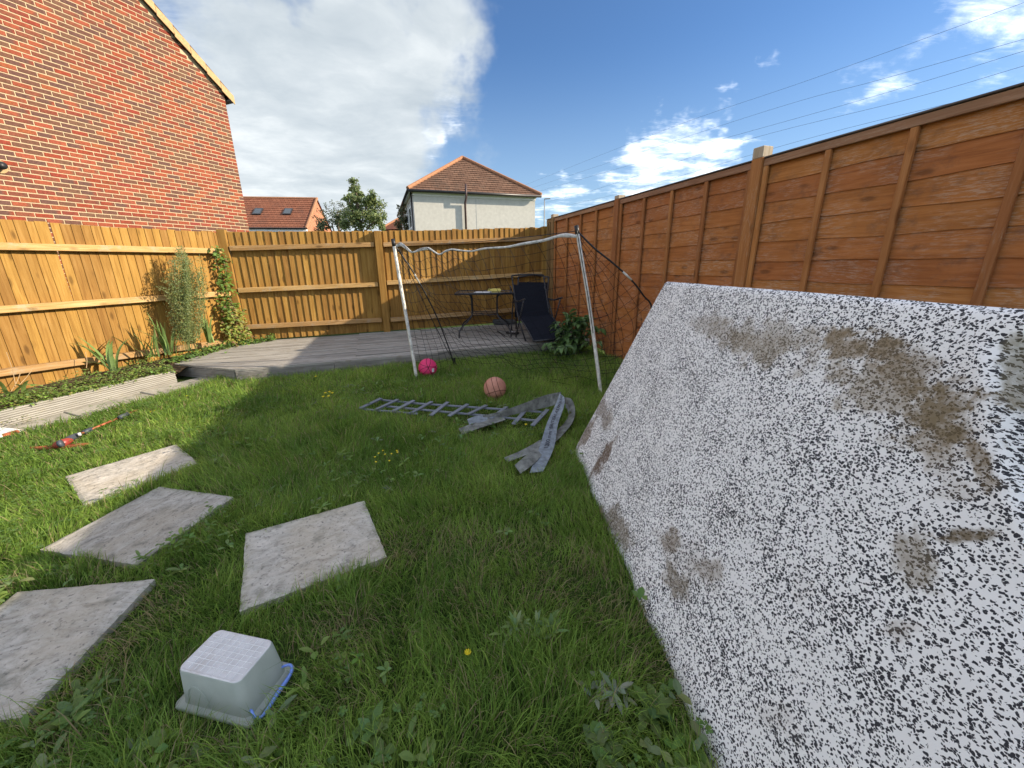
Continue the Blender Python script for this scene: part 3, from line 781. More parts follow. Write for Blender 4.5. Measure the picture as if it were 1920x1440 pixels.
M = Matrix.Identity(4)
for i in range(3): M[i][0], M[i][1], M[i][2], M[i][3] = bx[i], by[i], bz_[i], bc[i]
tub = thing('storage_tub', bc, 'small upturned frosted plastic tub with a blue handle lying in the grass', 'storage tub')
def rrect(a, b, r, z, n=6):
    out = []
    for cx_, cy_, a0 in ((a - r, b - r, 0), (-a + r, b - r, 90), (-a + r, -b + r, 180), (a - r, -b + r, 270)):
        for k in range(n + 1):
            t_ = R(a0 + 90 * k / n); out.append((cx_ + r * math.cos(t_), cy_ + r * math.sin(t_), z))
    return out
def loft(mb, rings, cap_last=True, mi=0):
    n = len(rings[0]); b = len(mb.v)
    for r_ in rings: mb.v += [tuple(p) for p in r_]
    for i in range(len(rings) - 1):
        for k in range(n): mb.f.append((b + i * n + k, b + i * n + (k + 1) % n, b + (i + 1) * n + (k + 1) % n, b + (i + 1) * n + k)); mb.mi.append(mi)
    if cap_last: mb.f.append(tuple(b + (len(rings) - 1) * n + k for k in range(n))); mb.mi.append(mi)
HT = .150; a0, b0_ = BL / 2, BWd / 2; a1, b1_ = a0 - .017, b0_ - .014; a2, b2_ = a0 - .029, b0_ - .023
mb = MB(); loft(mb, [rrect(a1, b1_, .025, .012), rrect(a1 - .002, b1_ - .002, .025, .03), rrect(a2, b2_, .024, HT - .008), rrect(a2 - .003, b2_ - .003, .022, HT - .002)], False)
put('tub_wall', mb.mesh('tub_wall', M_tub, True), tub, M)
mb = MB(); loft(mb, [rrect(a2 - .003, b2_ - .003, .022, HT - .002), rrect(a2 - .007, b2_ - .007, .02, HT), rrect(a2 - .010, b2_ - .010, .02, HT - .001)]); put('tub_base', mb.mesh('tub_base', M_tubtop), tub, M)
mb = MB(); loft(mb, [rrect(a1, b1_, .025, .014), rrect(a0, b0_, .018, .012), rrect(a0 + .002, b0_ + .002, .018, .004), rrect(a0, b0_, .018, -.006), rrect(a0 - .003, b0_ - .003, .018, -.006)], False); put('tub_rim', mb.mesh('tub_rim', M_tub, True), tub, M)
mb = MB()
for k in range(1, 9):
    x = (a2 - .012) * (2 * k / 9 - 1); mb.box((x, 0, HT - .0002), .0016, 2 * (b2_ - .013), .0016)
for k in range(1, 7):
    y = (b2_ - .012) * (2 * k / 7 - 1); mb.box((0, y, HT + .0001), 2 * (a2 - .013), .0016, .0016)
put('embossed_grid', mb.mesh('embossed_grid', M_tubline), tub, M)
mb = MB()
ap = []
for k in range(13):
    t_ = math.pi * k / 12; ap.append((-.055 + .040 * math.cos(t_), -b1_ - .003 + .004 * 0, .022 + .075 * math.sin(t_)))
mb.tube([(p[0], -b1_ + (p[2] - .02) * .075 - .0006, p[2]) for p in ap], .0015, 6); put('moulded_arch', mb.mesh('moulded_arch', M_tub), tub, M)
hx = a0 - .010
mb = MB(); hp_ = [(hx - .012, -b0_ + .030, .030), (hx - .002, -b0_ + .026, .034), (hx + .012, -b0_ + .020, .024), (hx + .022, -b0_ + .030, .010), (hx + .026, -b0_ + .055, .012), (hx + .027, 0, .020), (hx + .026, b0_ - .050, .022), (hx + .024, b0_ - .030, .030), (hx + .014, b0_ - .022, .040), (hx, b0_ - .028, .042), (hx - .012, b0_ - .032, .036)]
def smooth(pts, n=5):
    P = [Vector(p) for p in pts]; out = []
    for i in range(len(P) - 1):
        p0, p1, p2, p3 = P[max(i - 1, 0)], P[i], P[i + 1], P[min(i + 2, len(P) - 1)]
        for k in range(n):
            t_ = k / n; out.append(.5 * ((2 * p1) + (p2 - p0) * t_ + (2 * p0 - 5 * p1 + 4 * p2 - p3) * t_ ** 2 + (3 * p1 - p0 - 3 * p2 + p3) * t_ ** 3))
    out.append(P[-1]); return out
sp = smooth(hp_, 4); nn_ = len(sp)
mb.tube(sp, [.0042 + .0028 * math.exp(-((i - nn_ * .5) / (nn_ * .17)) ** 2) for i in range(nn_)], 8); put('handle', mb.mesh('handle', M_blue, True), tub, M)
KEEP_OFF.append([tuple((M @ V(x, y, 0)).to_2d()) for x, y in ((-a0 - .012, -b0_ - .012), (a0 + .012, -b0_ - .012), (a0 + .012, b0_ + .012), (-a0 - .012, b0_ + .012))])

TUBM = M.copy()
# ---- speckled foam mattress leaning on its long side
P0 = G(1073, 846, .0); PB = G(1328, 1440, .0); mu = (PB - P0).normalized()
rr = px_ray(1246, 526); kk = (P0 - CAM).dot(mu) / rr.dot(mu); TL = CAM + rr * kk
me_ = (TL - P0); MHt = me_.length; me_.normalize(); mn = me_.cross(mu).normalized()
if mn.dot(CAM - P0) < 0: mn = -mn
mu_ = me_.cross(mn)                                        # right handed frame x = mu_, y = me_, z = mn
if mu_.dot(mu) < 0: mu_ = -mu_; 
MM = Matrix.Identity(4)
for i in range(3): MM[i][0], MM[i][1], MM[i][2], MM[i][3] = mu[i], me_[i], mn[i], P0[i]
def muv(x, y):
    d = px_ray(x, y); k = (P0 - CAM).dot(mn) / d.dot(mn); p = CAM + d * k - P0; return (p.dot(mu), p.dot(me_))
MLEN = muv(1925, 1450)[0] + .16
t2 = muv(1920, 575); WTOP = lambda u: MHt + (t2[1] - MHt) * u / t2[0]
crease = [muv(*p) for p in ((1868, 640), (1884, 760), (1892, 860), (1925, 960), (1990, 1080))]
def crease_d(u, w):
    ys_ = [c_[1] for c_ in crease][::-1]; us_ = [c_[0] for c_ in crease][::-1]
    return u - np.interp(w, ys_, us_)
nu, nw = 120, 80; mb = MB(); F = []; Bk = []
for i in range(nu + 1):
    rf_, rb_ = [], []
    for j in range(nw + 1):
        u, w = MLEN * i / nu, MHt * j / nw; wk = WTOP(u) / MHt
        rr_ = .085; uu, ww = u, w
        for (cu, cw, su, sw) in ((rr_, rr_, -1, -1), (MLEN - rr_, rr_, 1, -1), (rr_ * .25, MHt - rr_ * .25, -1, 1), (MLEN - rr_ * .25, MHt - rr_ * .25, 1, 1)):
            r0 = abs(cu if su < 0 else MLEN - cu)
            du, dw = (u - cu) * su, (w - cw) * sw
            if du > 0 and dw > 0:
                hyp = math.hypot(du, dw)
                if hyp > 0: sc_ = max(du, dw) / hyp; uu, ww = cu + su * du * sc_, cw + sw * dw * sc_
        e = min(u, MLEN - u, w, MHt - w); z = -.014 * max(0, 1 - e / .03) ** 2
        z += .007 * mnoise.noise((u * 2.2, w * 2.2, 4)) + .003 * mnoise.noise((u * 7, w * 7, 9))
        cdist = crease_d(u, w * wk); hfade = 1 / (1 + math.exp(-(MHt * .93 - w) * 40)) / (1 + math.exp(-max(-20, min(20, (w * wk - 1.0) * 28))))
        st = 1 / (1 + math.exp(-(cdist - .02) / .010)); z -= (.03 * st + .16 * math.exp(-((cdist - .075) / .045) ** 2)) * hfade
        z += .014 * math.exp(-((cdist + .02) / .03) ** 2) * hfade
        # wavy hem along the bottom edge
        z += .008 * math.exp(-w / .05) * math.sin(u * 15)
        rf_.append((uu, ww * wk, z)); rb_.append((uu, ww * wk, -.17))
    F.append(rf_); Bk.append(rb_)
mb.grid(F); b0 = len(mb.v); mb.grid(Bk)
k1 = nw + 1
ring = [i * k1 for i in range(nu)] + [nu * k1 + j for j in range(nw)] + [i * k1 + nw for i in range(nu, 0, -1)] + [j for j in range(nw, 0, -1)]
for k in range(len(ring)):
    a_, b_ = ring[k], ring[(k + 1) % len(ring)]; mb.f.append((a_, b_, b0 + b_, b0 + a_)); mb.mi.append(0)
s = material('speckled_foam_fabric', 0.9, 0.12); v = objvec(s, False)
wn = s.node('ShaderNodeTexNoise'); wn.inputs['Scale'].default_value = 110; wn.inputs['Detail'].default_value = 1.5; s.link(v, wn.inputs['Vector'])
vw = s.vmath('ADD', v, s.vmath('MULTIPLY', s.vmath('SUBTRACT', wn.outputs['Color'], (0.5, 0.5, 0.5)), (0.0115, 0.0115, 0.0)))
mp = s.node('ShaderNodeMapping'); mp.inputs['Scale'].default_value = (1.0, 1.3, 0.0); mp.inputs['Rotation'].default_value = (0, 0, R(25)); s.link(vw, mp.inputs[0])
vo = s.node('ShaderNodeTexVoronoi'); vo.inputs['Scale'].default_value = 142; vo.inputs['Randomness'].default_value = 1.0; s.link(mp.outputs[0], vo.inputs['Vector'])
vcol = s.node('ShaderNodeSeparateColor'); s.link(vo.outputs['Color'], vcol.inputs[0]); big = s.noise(v, 6.0, 4)
rad = s.math('ADD', s.math('MULTIPLY', vcol.outputs[0], 0.42), s.math('MULTIPLY', s.math('SUBTRACT', big, 0.5), 0.45)); rad = s.math('ADD', rad, 0.22)
spk = s.maprange(s.math('SUBTRACT', vo.outputs['Distance'], rad), -0.05, 0.05, 1.0, 0.0)
weave = s.noise(v, 420, 2)
white = s.ramp(s.noise(v, 3.0, 4, 0.6), [(0.3, (0.83, 0.815, 0.80)), (0.7, (0.89, 0.875, 0.86))])
c = s.mix(spk, white, (0.045, 0.045, 0.052))
# mud stains, each with its own place and outline
STAINS = [((1655, 725), (200, 70), (45, 115), .72, (0.27, 0.215, 0.14)), ((1440, 640), (190, 14), (12, 52), .55, (0.29, 0.24, 0.17)), ((1760, 850), (70, 40), (20, 90), .45, (0.27, 0.21, 0.14)), ((1290, 1050), (70, 30), (20, 70), .22, (0.28, 0.23, 0.17)), ((1700, 690), (150, 45), (50, 80), .70, (0.23, 0.175, 0.11)), ((1600, 655), (90, 10), (10, 40), .75, (0.25, 0.19, 0.12)), ((1760, 760), (30, 70), (75, -30), .9, (0.20, 0.15, 0.085)),
          ((1335, 615), (55, 5), (20, 35), .5, (0.24, 0.19, 0.13)), ((1430, 650), (100, 0), (10, 30), .5, (0.27, 0.22, 0.15)), ((1800, 1008), (75, -8), (0, 20), .95, (0.16, 0.12, 0.07)),
          ((1720, 1050), (50, 25), (-25, 60), .72, (0.24, 0.195, 0.13)), ((1262, 1095), (12, 40), (26, -10), .85, (0.22, 0.18, 0.13)), ((1262, 1010), (10, -22), (18, 8), .75, (0.22, 0.17, 0.12)), ((1320, 1065), (34, -8), (8, 26), .6, (0.24, 0.19, 0.14)),
          ((1155, 985), (32, 48), (30, -10), .85, (0.20, 0.165, 0.115)), ((1128, 862), (28, -42), (8, 6), .95, (0.15, 0.10, 0.065)), ((1098, 815), (20, -30), (8, 5), .85, (0.20, 0.15, 0.10)), ((1130, 770), (10, 36), (16, -6), .7, (0.21, 0.16, 0.115)),
          ((1900, 690), (30, 30), (-10, 70), .7, (0.23, 0.19, 0.115)), ((1840, 870), (20, 60), (25, -6), .75, (0.20, 0.145, 0.08)), ((1470, 1350), (60, 10), (0, 40), .22, (0.25, 0.20, 0.15)), ((1690, 1180), (40, 0), (0, 30), .4, (0.26, 0.20, 0.14)), ((1500, 1100), (25, 10), (0, 40), .12, (0.3, 0.25, 0.2))]
sx_ = s.node('ShaderNodeSeparateXYZ'); s.link(v, sx_.inputs[0])
sno = s.noise(v, 9, 7, 0.68); sfine = s.noise(v, 55, 4, 0.65)
for (pc, ax, ay, amt, colr) in STAINS:
    c0 = muv(*pc); a_ = muv(pc[0] + ax[0], pc[1] + ax[1]); b_ = muv(pc[0] + ay[0], pc[1] + ay[1])
    A = np.array([[a_[0] - c0[0], b_[0] - c0[0]], [a_[1] - c0[1], b_[1] - c0[1]]]); Ai = np.linalg.inv(A)
    du = s.math('SUBTRACT', sx_.outputs[0], c0[0]); dw = s.math('SUBTRACT', sx_.outputs[1], c0[1])
    p_ = s.math('ADD', s.math('MULTIPLY', du, float(Ai[0, 0])), s.math('MULTIPLY', dw, float(Ai[0, 1])))
    q2 = s.math('ADD', s.math('MULTIPLY', du, float(Ai[1, 0])), s.math('MULTIPLY', dw, float(Ai[1, 1])))
    r2 = s.math('SQRT', s.math('ADD', s.math('MULTIPLY', p_, p_), s.math('MULTIPLY', q2, q2)))
    rn = s.math('ADD', r2, s.math('MULTIPLY', s.math('SUBTRACT', sno, 0.5), 3.6))
    msk = s.math('MULTIPLY', s.maprange(rn, 0.45, 1.15, 1.0, 0.0), s.math('MULTIPLY', s.maprange(sfine, 0.28, 0.56, 0.55, 1.0), amt))
    c = s.mix(msk, c, s.mix(s.math('MULTIPLY', spk, 0.6), colr, tuple(x * 0.45 for x in colr)))
base(s, c); bump(s, s.math('ADD', s.math('MULTIPLY', spk, -0.5), s.math('MULTIPLY', weave, 0.5)), 0.4, 0.002)
o = put('mattress', mb.mesh('mattress', s.mt, True), None, MM)
tag(o, 'big white mattress speckled black and stained with brown mud, leaning on its side', 'mattress')
KEEP_OFF.append([tuple((P0 + mu * a_ + mn * b_).to_2d()) for a_, b_ in ((0.02, -.02), (MLEN, -.02), (MLEN, -.5), (.02, -.5))])

# ---- football goal
def depth(p): return (Vector(p) - CAM).dot(_fw)
gl0, gr0, gbl = G(782, 711, .0), G(1128, 740, .0), G(853, 688, .0)
dl_, dr_ = depth(gl0) - .47 + .22, depth(gr0) - .47 + .25
glt, grt = YP(738, 457, dl_), YP(1082, 433, dr_)
gbr = gr0 + (gbl - gl0) * 1.0 + V(.10, .0, 0); gbr.z = gz(gbr.x, gbr.y)
goal = thing('football_goal', gl0, 'small pop up football goal with white poles and a sagging black net', 'football goal')
for (a, b, mid) in ((gl0, glt, YP(753, 545, (depth(gl0) + depth(glt)) / 2 - .05)), (gr0, grt, YP(1103, 560, (depth(gr0) + depth(grt)) / 2 - .02))):
    mb = MB(); mb.tube(smooth([a - V(0, 0, .04), a.lerp(mid, .5), mid, mid.lerp(b, .5), b]), .0185, 10)
    post = put('post', mb.mesh('post', M_white_metal, True), goal)
    mb = MB(); mb.tube([b - (b - a).normalized() * .03, b + (b - a).normalized() * .05], .022, 8); put('corner_clip', mb.mesh('corner_clip', M_black, True), goal)
    if a is gr0:
        mb = MB(); off = (CAM - mid).normalized() * .020; mb.tube([q_ + off for q_ in smooth([b, b.lerp(mid, .5), mid, mid.lerp(a, .35)])], .004, 6); put('zip', mb.mesh('zip', M_black), post)
tp = [(742, 462), (752, 458), (765, 468), (774, 473), (788, 468), (803, 466), (814, 472), (824, 477), (835, 471), (848, 468), (866, 470), (884, 471), (903, 467), (920, 465), (951, 463), (981, 457), (1018, 451), (1045, 443), (1062, 441), (1080, 443)]
tape3 = [YP(x, y, dl_ + (dr_ - dl_) * (x - 738) / (1082 - 738)) for x, y in tp]
mb = MB(); tw = [.022, .045, .040, .016, .028, .030, .022, .014, .022, .022, .018, .016, .020, .018, .020, .026, .028, .028, .040, .030]
up_ = V(0, 0, 1)
sm = smooth(tape3, 3); wid = np.interp(np.linspace(0, len(tw) - 1, len(sm)), range(len(tw)), tw)
mb.grid([[p + up_ * w_ * .5 + V(0, .004, 0), p - V(0, .006 + w_ * .2, 0), p - up_ * w_ * .5 + V(0, .003, 0)] for p, w_ in zip(sm, wid)])
put('crossbar_sleeve', mb.mesh('crossbar_sleeve', M_tape, True), goal)
mb = MB(); mb.tube(smooth([glt, glt.lerp(grt, .25) + V(0, 0, -.03), glt.lerp(grt, .6) + V(0, 0, -.035), grt], 4), .004, 6); put('crossbar_cord', mb.mesh('crossbar_cord', M_black), goal)
lrod = smooth([glt, YP(777, 514, dl_ + .22), YP(815, 585, dl_ + .5), YP(840, 648, depth(gbl) - .08), gbl], 4)
mb = MB(); mb.tube(lrod, .009, 8); put('support_rod', mb.mesh('support_rod', M_black, True), goal)
mb = MB(); mb.tube([lrod[4], lrod[5]], .0105, 8); put('ferrule', mb.mesh('ferrule', M_white_metal, True), goal)
D1 = depth(gbr)
rrod = smooth([grt, YP(1115, 466, dr_ + .05), YP(1150, 494, dr_ + .10), YP(1184, 525, dr_ + .16), YP(1207, 555, dr_ + .22), YP(1222, 582, dr_ + .30), gbr.lerp(YP(1232, 610, dr_ + .34), .45), gbr], 4)
mb = MB(); mb.tube(rrod, .009, 8); put('support_rod', mb.mesh('support_rod', M_black, True), goal)
mb = MB(); mb.tube([rrod[10], rrod[11], rrod[12]], .0105, 8); put('ferrule', mb.mesh('ferrule', M_white_metal, True), goal)
mb = MB(); mb.tube([lrod[1] + V(.02, 0, 0), YP(800, 580, dl_ + .45), YP(838, 655, depth(gbl) - .1), gbl + V(.03, 0, .02)], .0035, 6)
put('guy_cord', mb.mesh('guy_cord', M_black), goal)
mb = MB(); mb.tube([gbl + V(0, 0, .12), gbl - V(0, 0, .1)], .012, 8); put('peg', mb.mesh('peg', M_black), goal)
# the net: back sheet from the crossbar to the ground line, side pieces to the rods
def poly_at(P, t_):
    t_ = max(0, min(1, t_)) * (len(P) - 1); i = min(int(t_), len(P) - 2); return P[i].lerp(P[i + 1], t_ - i)
gline = [gbl + V(0, 0, .02), G(935, 690, .03), G(1010, 699, .03), G(1075, 704, .03), gbr + V(0, 0, .02)]
mb = MB(); NU, NV = 23, 17
def netpt(u, v_):
    a, b = poly_at(sm, u), poly_at(gline, u); p = a.lerp(b, v_)
    sag = math.sin(math.pi * v_) * math.sin(math.pi * u)
    p += V(.05 * mnoise.noise((u * 5, v_ * 5, 2)), -.16 * sag + .05 * mnoise.noise((u * 6, v_ * 4, 8)), -.10 * sag + .05 * mnoise.noise((u * 7, v_ * 6, 5)))
    return p
for i in range(NU + 1): mb.tube([netpt(i / NU, k / NV) for k in range(NV + 1)], .0023, 3, caps=False)
for k in range(NV + 1): mb.tube([netpt(i / NU, k / NV) for i in range(NU + 1)], .0023, 3, caps=False)
for (a, b, rod) in ((glt, gl0, lrod), (grt, gr0, rrod)):
    def sp_(u, v_):
        p = a.lerp(b, v_).lerp(poly_at(rod, v_), u); return p + V(.02 * mnoise.noise((u * 5, v_ * 6, 1)), 0, -.05 * math.sin(math.pi * u))
    for k in range(1, 15): mb.tube([sp_(i / 5, k / 15) for i in range(6)], .0022, 3, caps=False)
    for i in range(1, 6): mb.tube([sp_(i / 6, k / 15) for k in range(16)], .0022, 3, caps=False)
mb.tube(smooth([G(905, 702, .03), G(960, 700, .05), G(1000, 706, .04), G(1040, 712, .05), G(1085, 706, .04), G(1120, 716, .05)], 5), .004, 4)
mb.tube(smooth([G(930, 712, .05), G(985, 708, .05), G(1030, 714, .05), G(1070, 722, .05)], 5), .003, 4)
put('net', mb.mesh('net', M_net, fix=False), goal)
def text_mesh(body, size=1.0):
    cu = bpy.data.curves.new('lettering', 'FONT'); cu.body = body; cu.size = size; cu.align_x = 'CENTER'; cu.align_y = 'CENTER'; cu.resolution_u = 3
    o = bpy.data.objects.new('lettering', cu); COL.objects.link(o); dg = bpy.context.evaluated_depsgraph_get()
    me = bpy.data.meshes.new_from_object(o.evaluated_get(dg)); bpy.data.objects.remove(o); bpy.data.curves.remove(cu); return me
tm = text_mesh('KICKSTER', .034); tm.materials.clear(); tm.materials.append(M_ink)
d = (gl0 - glt).normalized(); tc_ = glt + d * .30; tn = (CAM - tc_); tn = (tn - d * tn.dot(d)).normalized(); ty = tn.cross(d)
M = Matrix.Identity(4); tpos = YP(748, 497, depth(tc_)) + tn * .021
for i in range(3): M[i][0], M[i][1], M[i][2], M[i][3] = d[i] * 1.35, ty[i] * .95, tn[i], tpos[i]
put('lettering', tm, goal, M)

# ---- balls
def sphere(mb, c, r, nu_=28, nv=18):
    P = [[Vector(c) + V(math.cos(2 * math.pi * i / nu_) * math.sin(math.pi * j / nv), math.sin(2 * math.pi * i / nu_) * math.sin(math.pi * j / nv), math.cos(math.pi * j / nv)) * r for j in range(nv + 1)] for i in range(nu_ + 1)]
    mb.grid(P)
def arc_on(c, r, n_, d_=0.0, N=48, a0=0, a1=360):
    n_ = Vector(n_).normalized(); u = n_.orthogonal().normalized(); w = n_.cross(u); rr_ = math.sqrt(max(0, 1 - d_ * d_))
    return [Vector(c) + (n_ * d_ + (u * math.cos(R(a0 + (a1 - a0) * k / N)) + w * math.sin(R(a0 + (a1 - a0) * k / N))) * rr_) * r for k in range(N + 1)]
def ball(name, px_, py_, bot, rad_px, mat, seam, label, normals, group=None):
    g_ = G(px_, bot, .015); D = depth(g_); r = rad_px * D / FPX; c = YP(px_, py_, D - .02)
    t_ = thing(name, V(c.x, c.y, gz(c.x, c.y)), label, 'ball', group)
    mb = MB(); sphere(mb, c, r); put('cover', mb.mesh('cover', mat, True), t_)
    view = (CAM - c).normalized()
    rx = view.cross(V(0, 0, 1)).normalized() * -1; ry = view.cross(rx) * -1
    if ry.z < 0: ry = -ry
    for (a_, b_, q_, dd) in normals:
        mb = MB(); mb.tube(arc_on(c, r * .999, rx * a_ + ry * b_ + view * q_, dd), r * .022, 5, caps=False); put('seam', mb.mesh('seam', seam, True), t_)
    return t_, c, r, view, rx, ry
s = material('worn_peach_rubber', 0.75, 0.2); v = objvec(s, False); n = s.noise(v, 14, 5, 0.65)
base(s, s.ramp(n, [(0.3, (0.38, 0.165, 0.115)), (0.55, (0.50, 0.235, 0.17)), (0.75, (0.55, 0.29, 0.22))]))
vo = s.node('ShaderNodeTexVoronoi'); vo.inputs['Scale'].default_value = 220; s.link(v, vo.inputs['Vector']); bump(s, vo.outputs['Distance'], 0.3, 0.002); M_peach = s.mt
M_seam = plain('dark_seam_rubber', (0.06, 0.025, 0.02), 0.8, 0.1)
s = material('bright_pink_ball', 0.5, 0.35); v = objvec(s, False); n = s.noise(v, 9, 4)
base(s, s.ramp(n, [(0.3, (0.66, 0.025, 0.13)), (0.7, (0.80, 0.06, 0.20))])); M_pink = s.mt
ball('basketball', 928, 727.5, 747, 21.0, M_peach, M_seam, 'faded peach orange basketball with dark seams on the grass', [(.93, .28, .10, 0), (.93, .28, .10, .42), (.93, .28, .10, -.55), (.2, -.95, .15, .45)])
pb_, c, r, vw_, rx, ry = ball('pink_ball', 802, 689.5, 703, 17.3, M_pink, M_seam, 'bright pink football with thin dark seams beside the left goal post', [(.85, .3, .3, .35), (-.75, .5, .35, .30), (.1, -.9, .4, .35), (.2, .9, .3, .42)])
mb = MB(); q_ = (vw_ * .80 + rx * .52 - ry * .28).normalized(); u_ = q_.cross(V(0, 0, 1)).normalized(); w_ = q_.cross(u_)
mb.prism([c + q_ * r * 1.004 + u_ * a_ * r * .13 + w_ * b_ * r * .2 for a_, b_ in ((-1, -1), (1, -1), (1, 1), (-1, 1))], q_ * .002); put('white_label', mb.mesh('white_label', M_paper), pb_)

# ---- trellis panel lying in the grass
tre = thing('trellis_panel', G(850, 770, .0), 'grey painted slatted trellis lying flat across the lawn by the rubber strips', 'trellis')
for a, b in (((679, 767), (783, 776)), ((725, 762), (1009, 789)), ((774, 756), (1022, 773)), ((716, 750), (779, 756))):
    beam('long_rail', G(*a, .060), G(*b, .068), .022, .014, M_trellis, tre, (0, 0, 1), .002)
for a, b in (((675.6, 765.5), (714.7, 747)), ((705.6, 767.5), (746, 749)), ((738, 770.7), (776, 751)), ((772, 773.8), (809.7, 753)), ((808.4, 778.5), (839.7, 754)), ((842, 780), (877, 758)), ((877, 777), (912, 760)), ((920, 785), (950, 763)), ((963, 795), (989, 765)), ((998.5, 798), (1027, 768))):
    pa, pb2 = G(*a, .080), G(*b, .080); beam('slat', pa, pb2, .036, .012, M_trellis, tre, V(0, 0, 1) + V(random.uniform(-.1, .1), random.uniform(-.1, .1), 0), .002)

# ---- flat rubber strips
SHORT = [[tuple(G(x, y, .05).to_2d()) for x, y in ((670, 768), (716, 745), (1032, 766), (1002, 802), (860, 786))]]   # grass pressed flat
SHORT.append([tuple((TUBM @ V(x, y, 0)).to_2d()) for x, y in ((-a0 - .05, -b0_ - .06), (a0 + .06, -b0_ - .06), (a0 + .06, b0_ + .05), (-a0 - .05, b0_ + .05))])
hose = thing('rubber_strips', G(1040, 800, .0), 'tangle of flat grey rubber strips folded over at the right end of the trellis', 'rubber strip')
def strip(A, B, mat, n=5):
    A = smooth([G(x, y, z + .022) for x, y, z in A], n); B = smooth([G(x, y, z + .022) for x, y, z in B], n); mb = MB()
    SHORT.append([(p_.x, p_.y) for p_ in A] + [(p_.x, p_.y) for p_ in B[::-1]])
    k_ = len(A); T = []
    for i in range(k_):
        d_ = A[min(i + 1, k_ - 1)] - A[max(i - 1, 0)]; nn2 = d_.cross(B[i] - A[i])
        nn2 = nn2.normalized() if nn2.length > 1e-9 else V(0, 0, 1); T.append(nn2 * .004)
    for i in range(k_ - 1):
        mb.add([A[i], A[i + 1], B[i + 1], B[i]], [(0, 1, 2, 3)]); mb.add([A[i] + T[i], A[i + 1] + T[i + 1], B[i + 1] + T[i + 1], B[i] + T[i]], [(0, 1, 2, 3)])
        mb.add([A[i], A[i + 1], A[i + 1] + T[i + 1], A[i] + T[i]], [(0, 1, 2, 3)]); mb.add([B[i], B[i + 1], B[i + 1] + T[i + 1], B[i] + T[i]], [(0, 1, 2, 3)])
    return put('strip', mb.mesh('strip', mat), hose), A, B
so_, SA, SB = strip([(993, 886, .03), (1011, 840, .06), (1026, 792, .09), (1044, 753, .15), (1049, 737, .19)], [(1018, 884, .03), (1039, 838, .06), (1046, 796, .09), (1058, 760, .15), (1058, 744, .18)], M_lead)
strip([(1052, 735, .19), (1022, 741, .18), (985, 755, .14), (940, 771, .10), (905, 779, .07)], [(1050, 757, .11), (1018, 765, .07), (985, 772, .06), (945, 781, .05), (908, 786, .05)], M_lead_old)
strip([(860, 803, .05), (895, 791, .06), (940, 777, .06)], [(866, 815, .04), (903, 801, .06), (948, 787, .05)], M_lead_old)
strip([(876, 786, .06), (892, 780, .07), (912, 777, .06)], [(880, 797, .05), (898, 793, .06), (916, 787, .06)], M_lead)
strip([(1057, 745, .16), (1071, 748, .14), (1078, 768, .10), (1073, 792, .07), (1052, 818, .05), (1034, 834, .04)], [(1060, 757, .12), (1065, 759, .10), (1067, 774, .06), (1060, 790, .04), (1044, 808, .04), (1036, 820, .04)], M_lead_old)
strip([(1062, 752, .10), (1070, 760, .09), (1072, 776, .06)], [(1060, 764, .06), (1064, 768, .05), (1067, 780, .04)], M_lead)
strip([(945, 858, .05), (980, 843, .06), (1014, 824, .06)], [(951, 866, .03), (986, 853, .05), (1016, 838, .05)], M_lead_old)
strip([(965, 872, .05), (990, 851, .06), (1016, 833, .06)], [(976, 888, .03), (1002, 868, .05), (1022, 846, .05)], M_lead_old)
tm = text_mesh('1200 mm  BRITISH ASTM 20 POWER', 1.0); tm.materials.clear(); tm.materials.append(M_ink)
xs_ = [v_.co.x for v_ in tm.vertices]; x0_, x1_ = min(xs_), max(xs_); nS = len(SA) - 1
for v_ in tm.vertices:
    t_ = (.24 + .72 * (v_.co.x - x0_) / (x1_ - x0_)) * nS; i = min(int(t_), nS - 1); f_ = t_ - i
    a_, b_ = SA[i].lerp(SA[i + 1], f_), SB[i].lerp(SB[i + 1], f_); y_ = v_.co.y
    nrm = (SA[i + 1] - SA[i]).cross(SB[i] - SA[i]).normalized()
    if nrm.z < 0: nrm = -nrm
    v_.co = a_.lerp(b_, .5 - y_ * .42) + nrm * .0075
put('lettering', tm, so_)

# ---- garden table and chairs on the deck
dz0 = lambda p: gz(p[0], p[1]) + DK
tcn = V(-.425, 6.40); tz = 1.02; yaw = R(3); tx, tyv = V(math.cos(yaw), math.sin(yaw)), V(-math.sin(yaw), math.cos(yaw))
tab = thing('garden_table', v3(tcn, dz0(tcn)), 'small black metal garden table with a dark glass top on the deck', 'table')
tp_ = lambda a, b, z: v3(tcn + tx * a + tyv * b, z)
mb = MB(); mb.prism([tp_(a, b, tz - .008) for a, b in ((-.41, -.30), (.41, -.30), (.41, .30), (-.41, .30))], (0, 0, .008)); put('glass_top', mb.mesh('glass_top', M_glass_top), tab)
mb = MB(); cs = [(-.43, -.32), (.43, -.32), (.43, .32), (-.43, .32)]
for i in range(4): a, b = cs[i], cs[(i + 1) % 4]; mb.tube([tp_(*a, tz - .012), tp_(*b, tz - .012)], .016, 8)
put('table_frame', mb.mesh('table_frame', M_steel, True), tab)
for sx in (-1, 1):
    for sy in (-1, 1):
        ft = tp_(sx * .40, sy * .34, 0); ft.z = dz0(ft) + .003
        mb = MB(); mb.tube(smooth([tp_(sx * .25, sy * .16, tz - .02), tp_(sx * .205, sy * .13, tz - .08), tp_(sx * .20, sy * .12, .75), tp_(sx * .205, sy * .125, .66), tp_(sx * .27, sy * .19, .58), tp_(sx * .36, sy * .29, .50), tp_(sx * .395, sy * .335, .43), ft], 4), .012, 8)
        put('leg', mb.mesh('leg', M_steel, True), tab)
mb = MB(); cs = [(-.20, -.12), (.20, -.12), (.20, .12), (-.20, .12)]
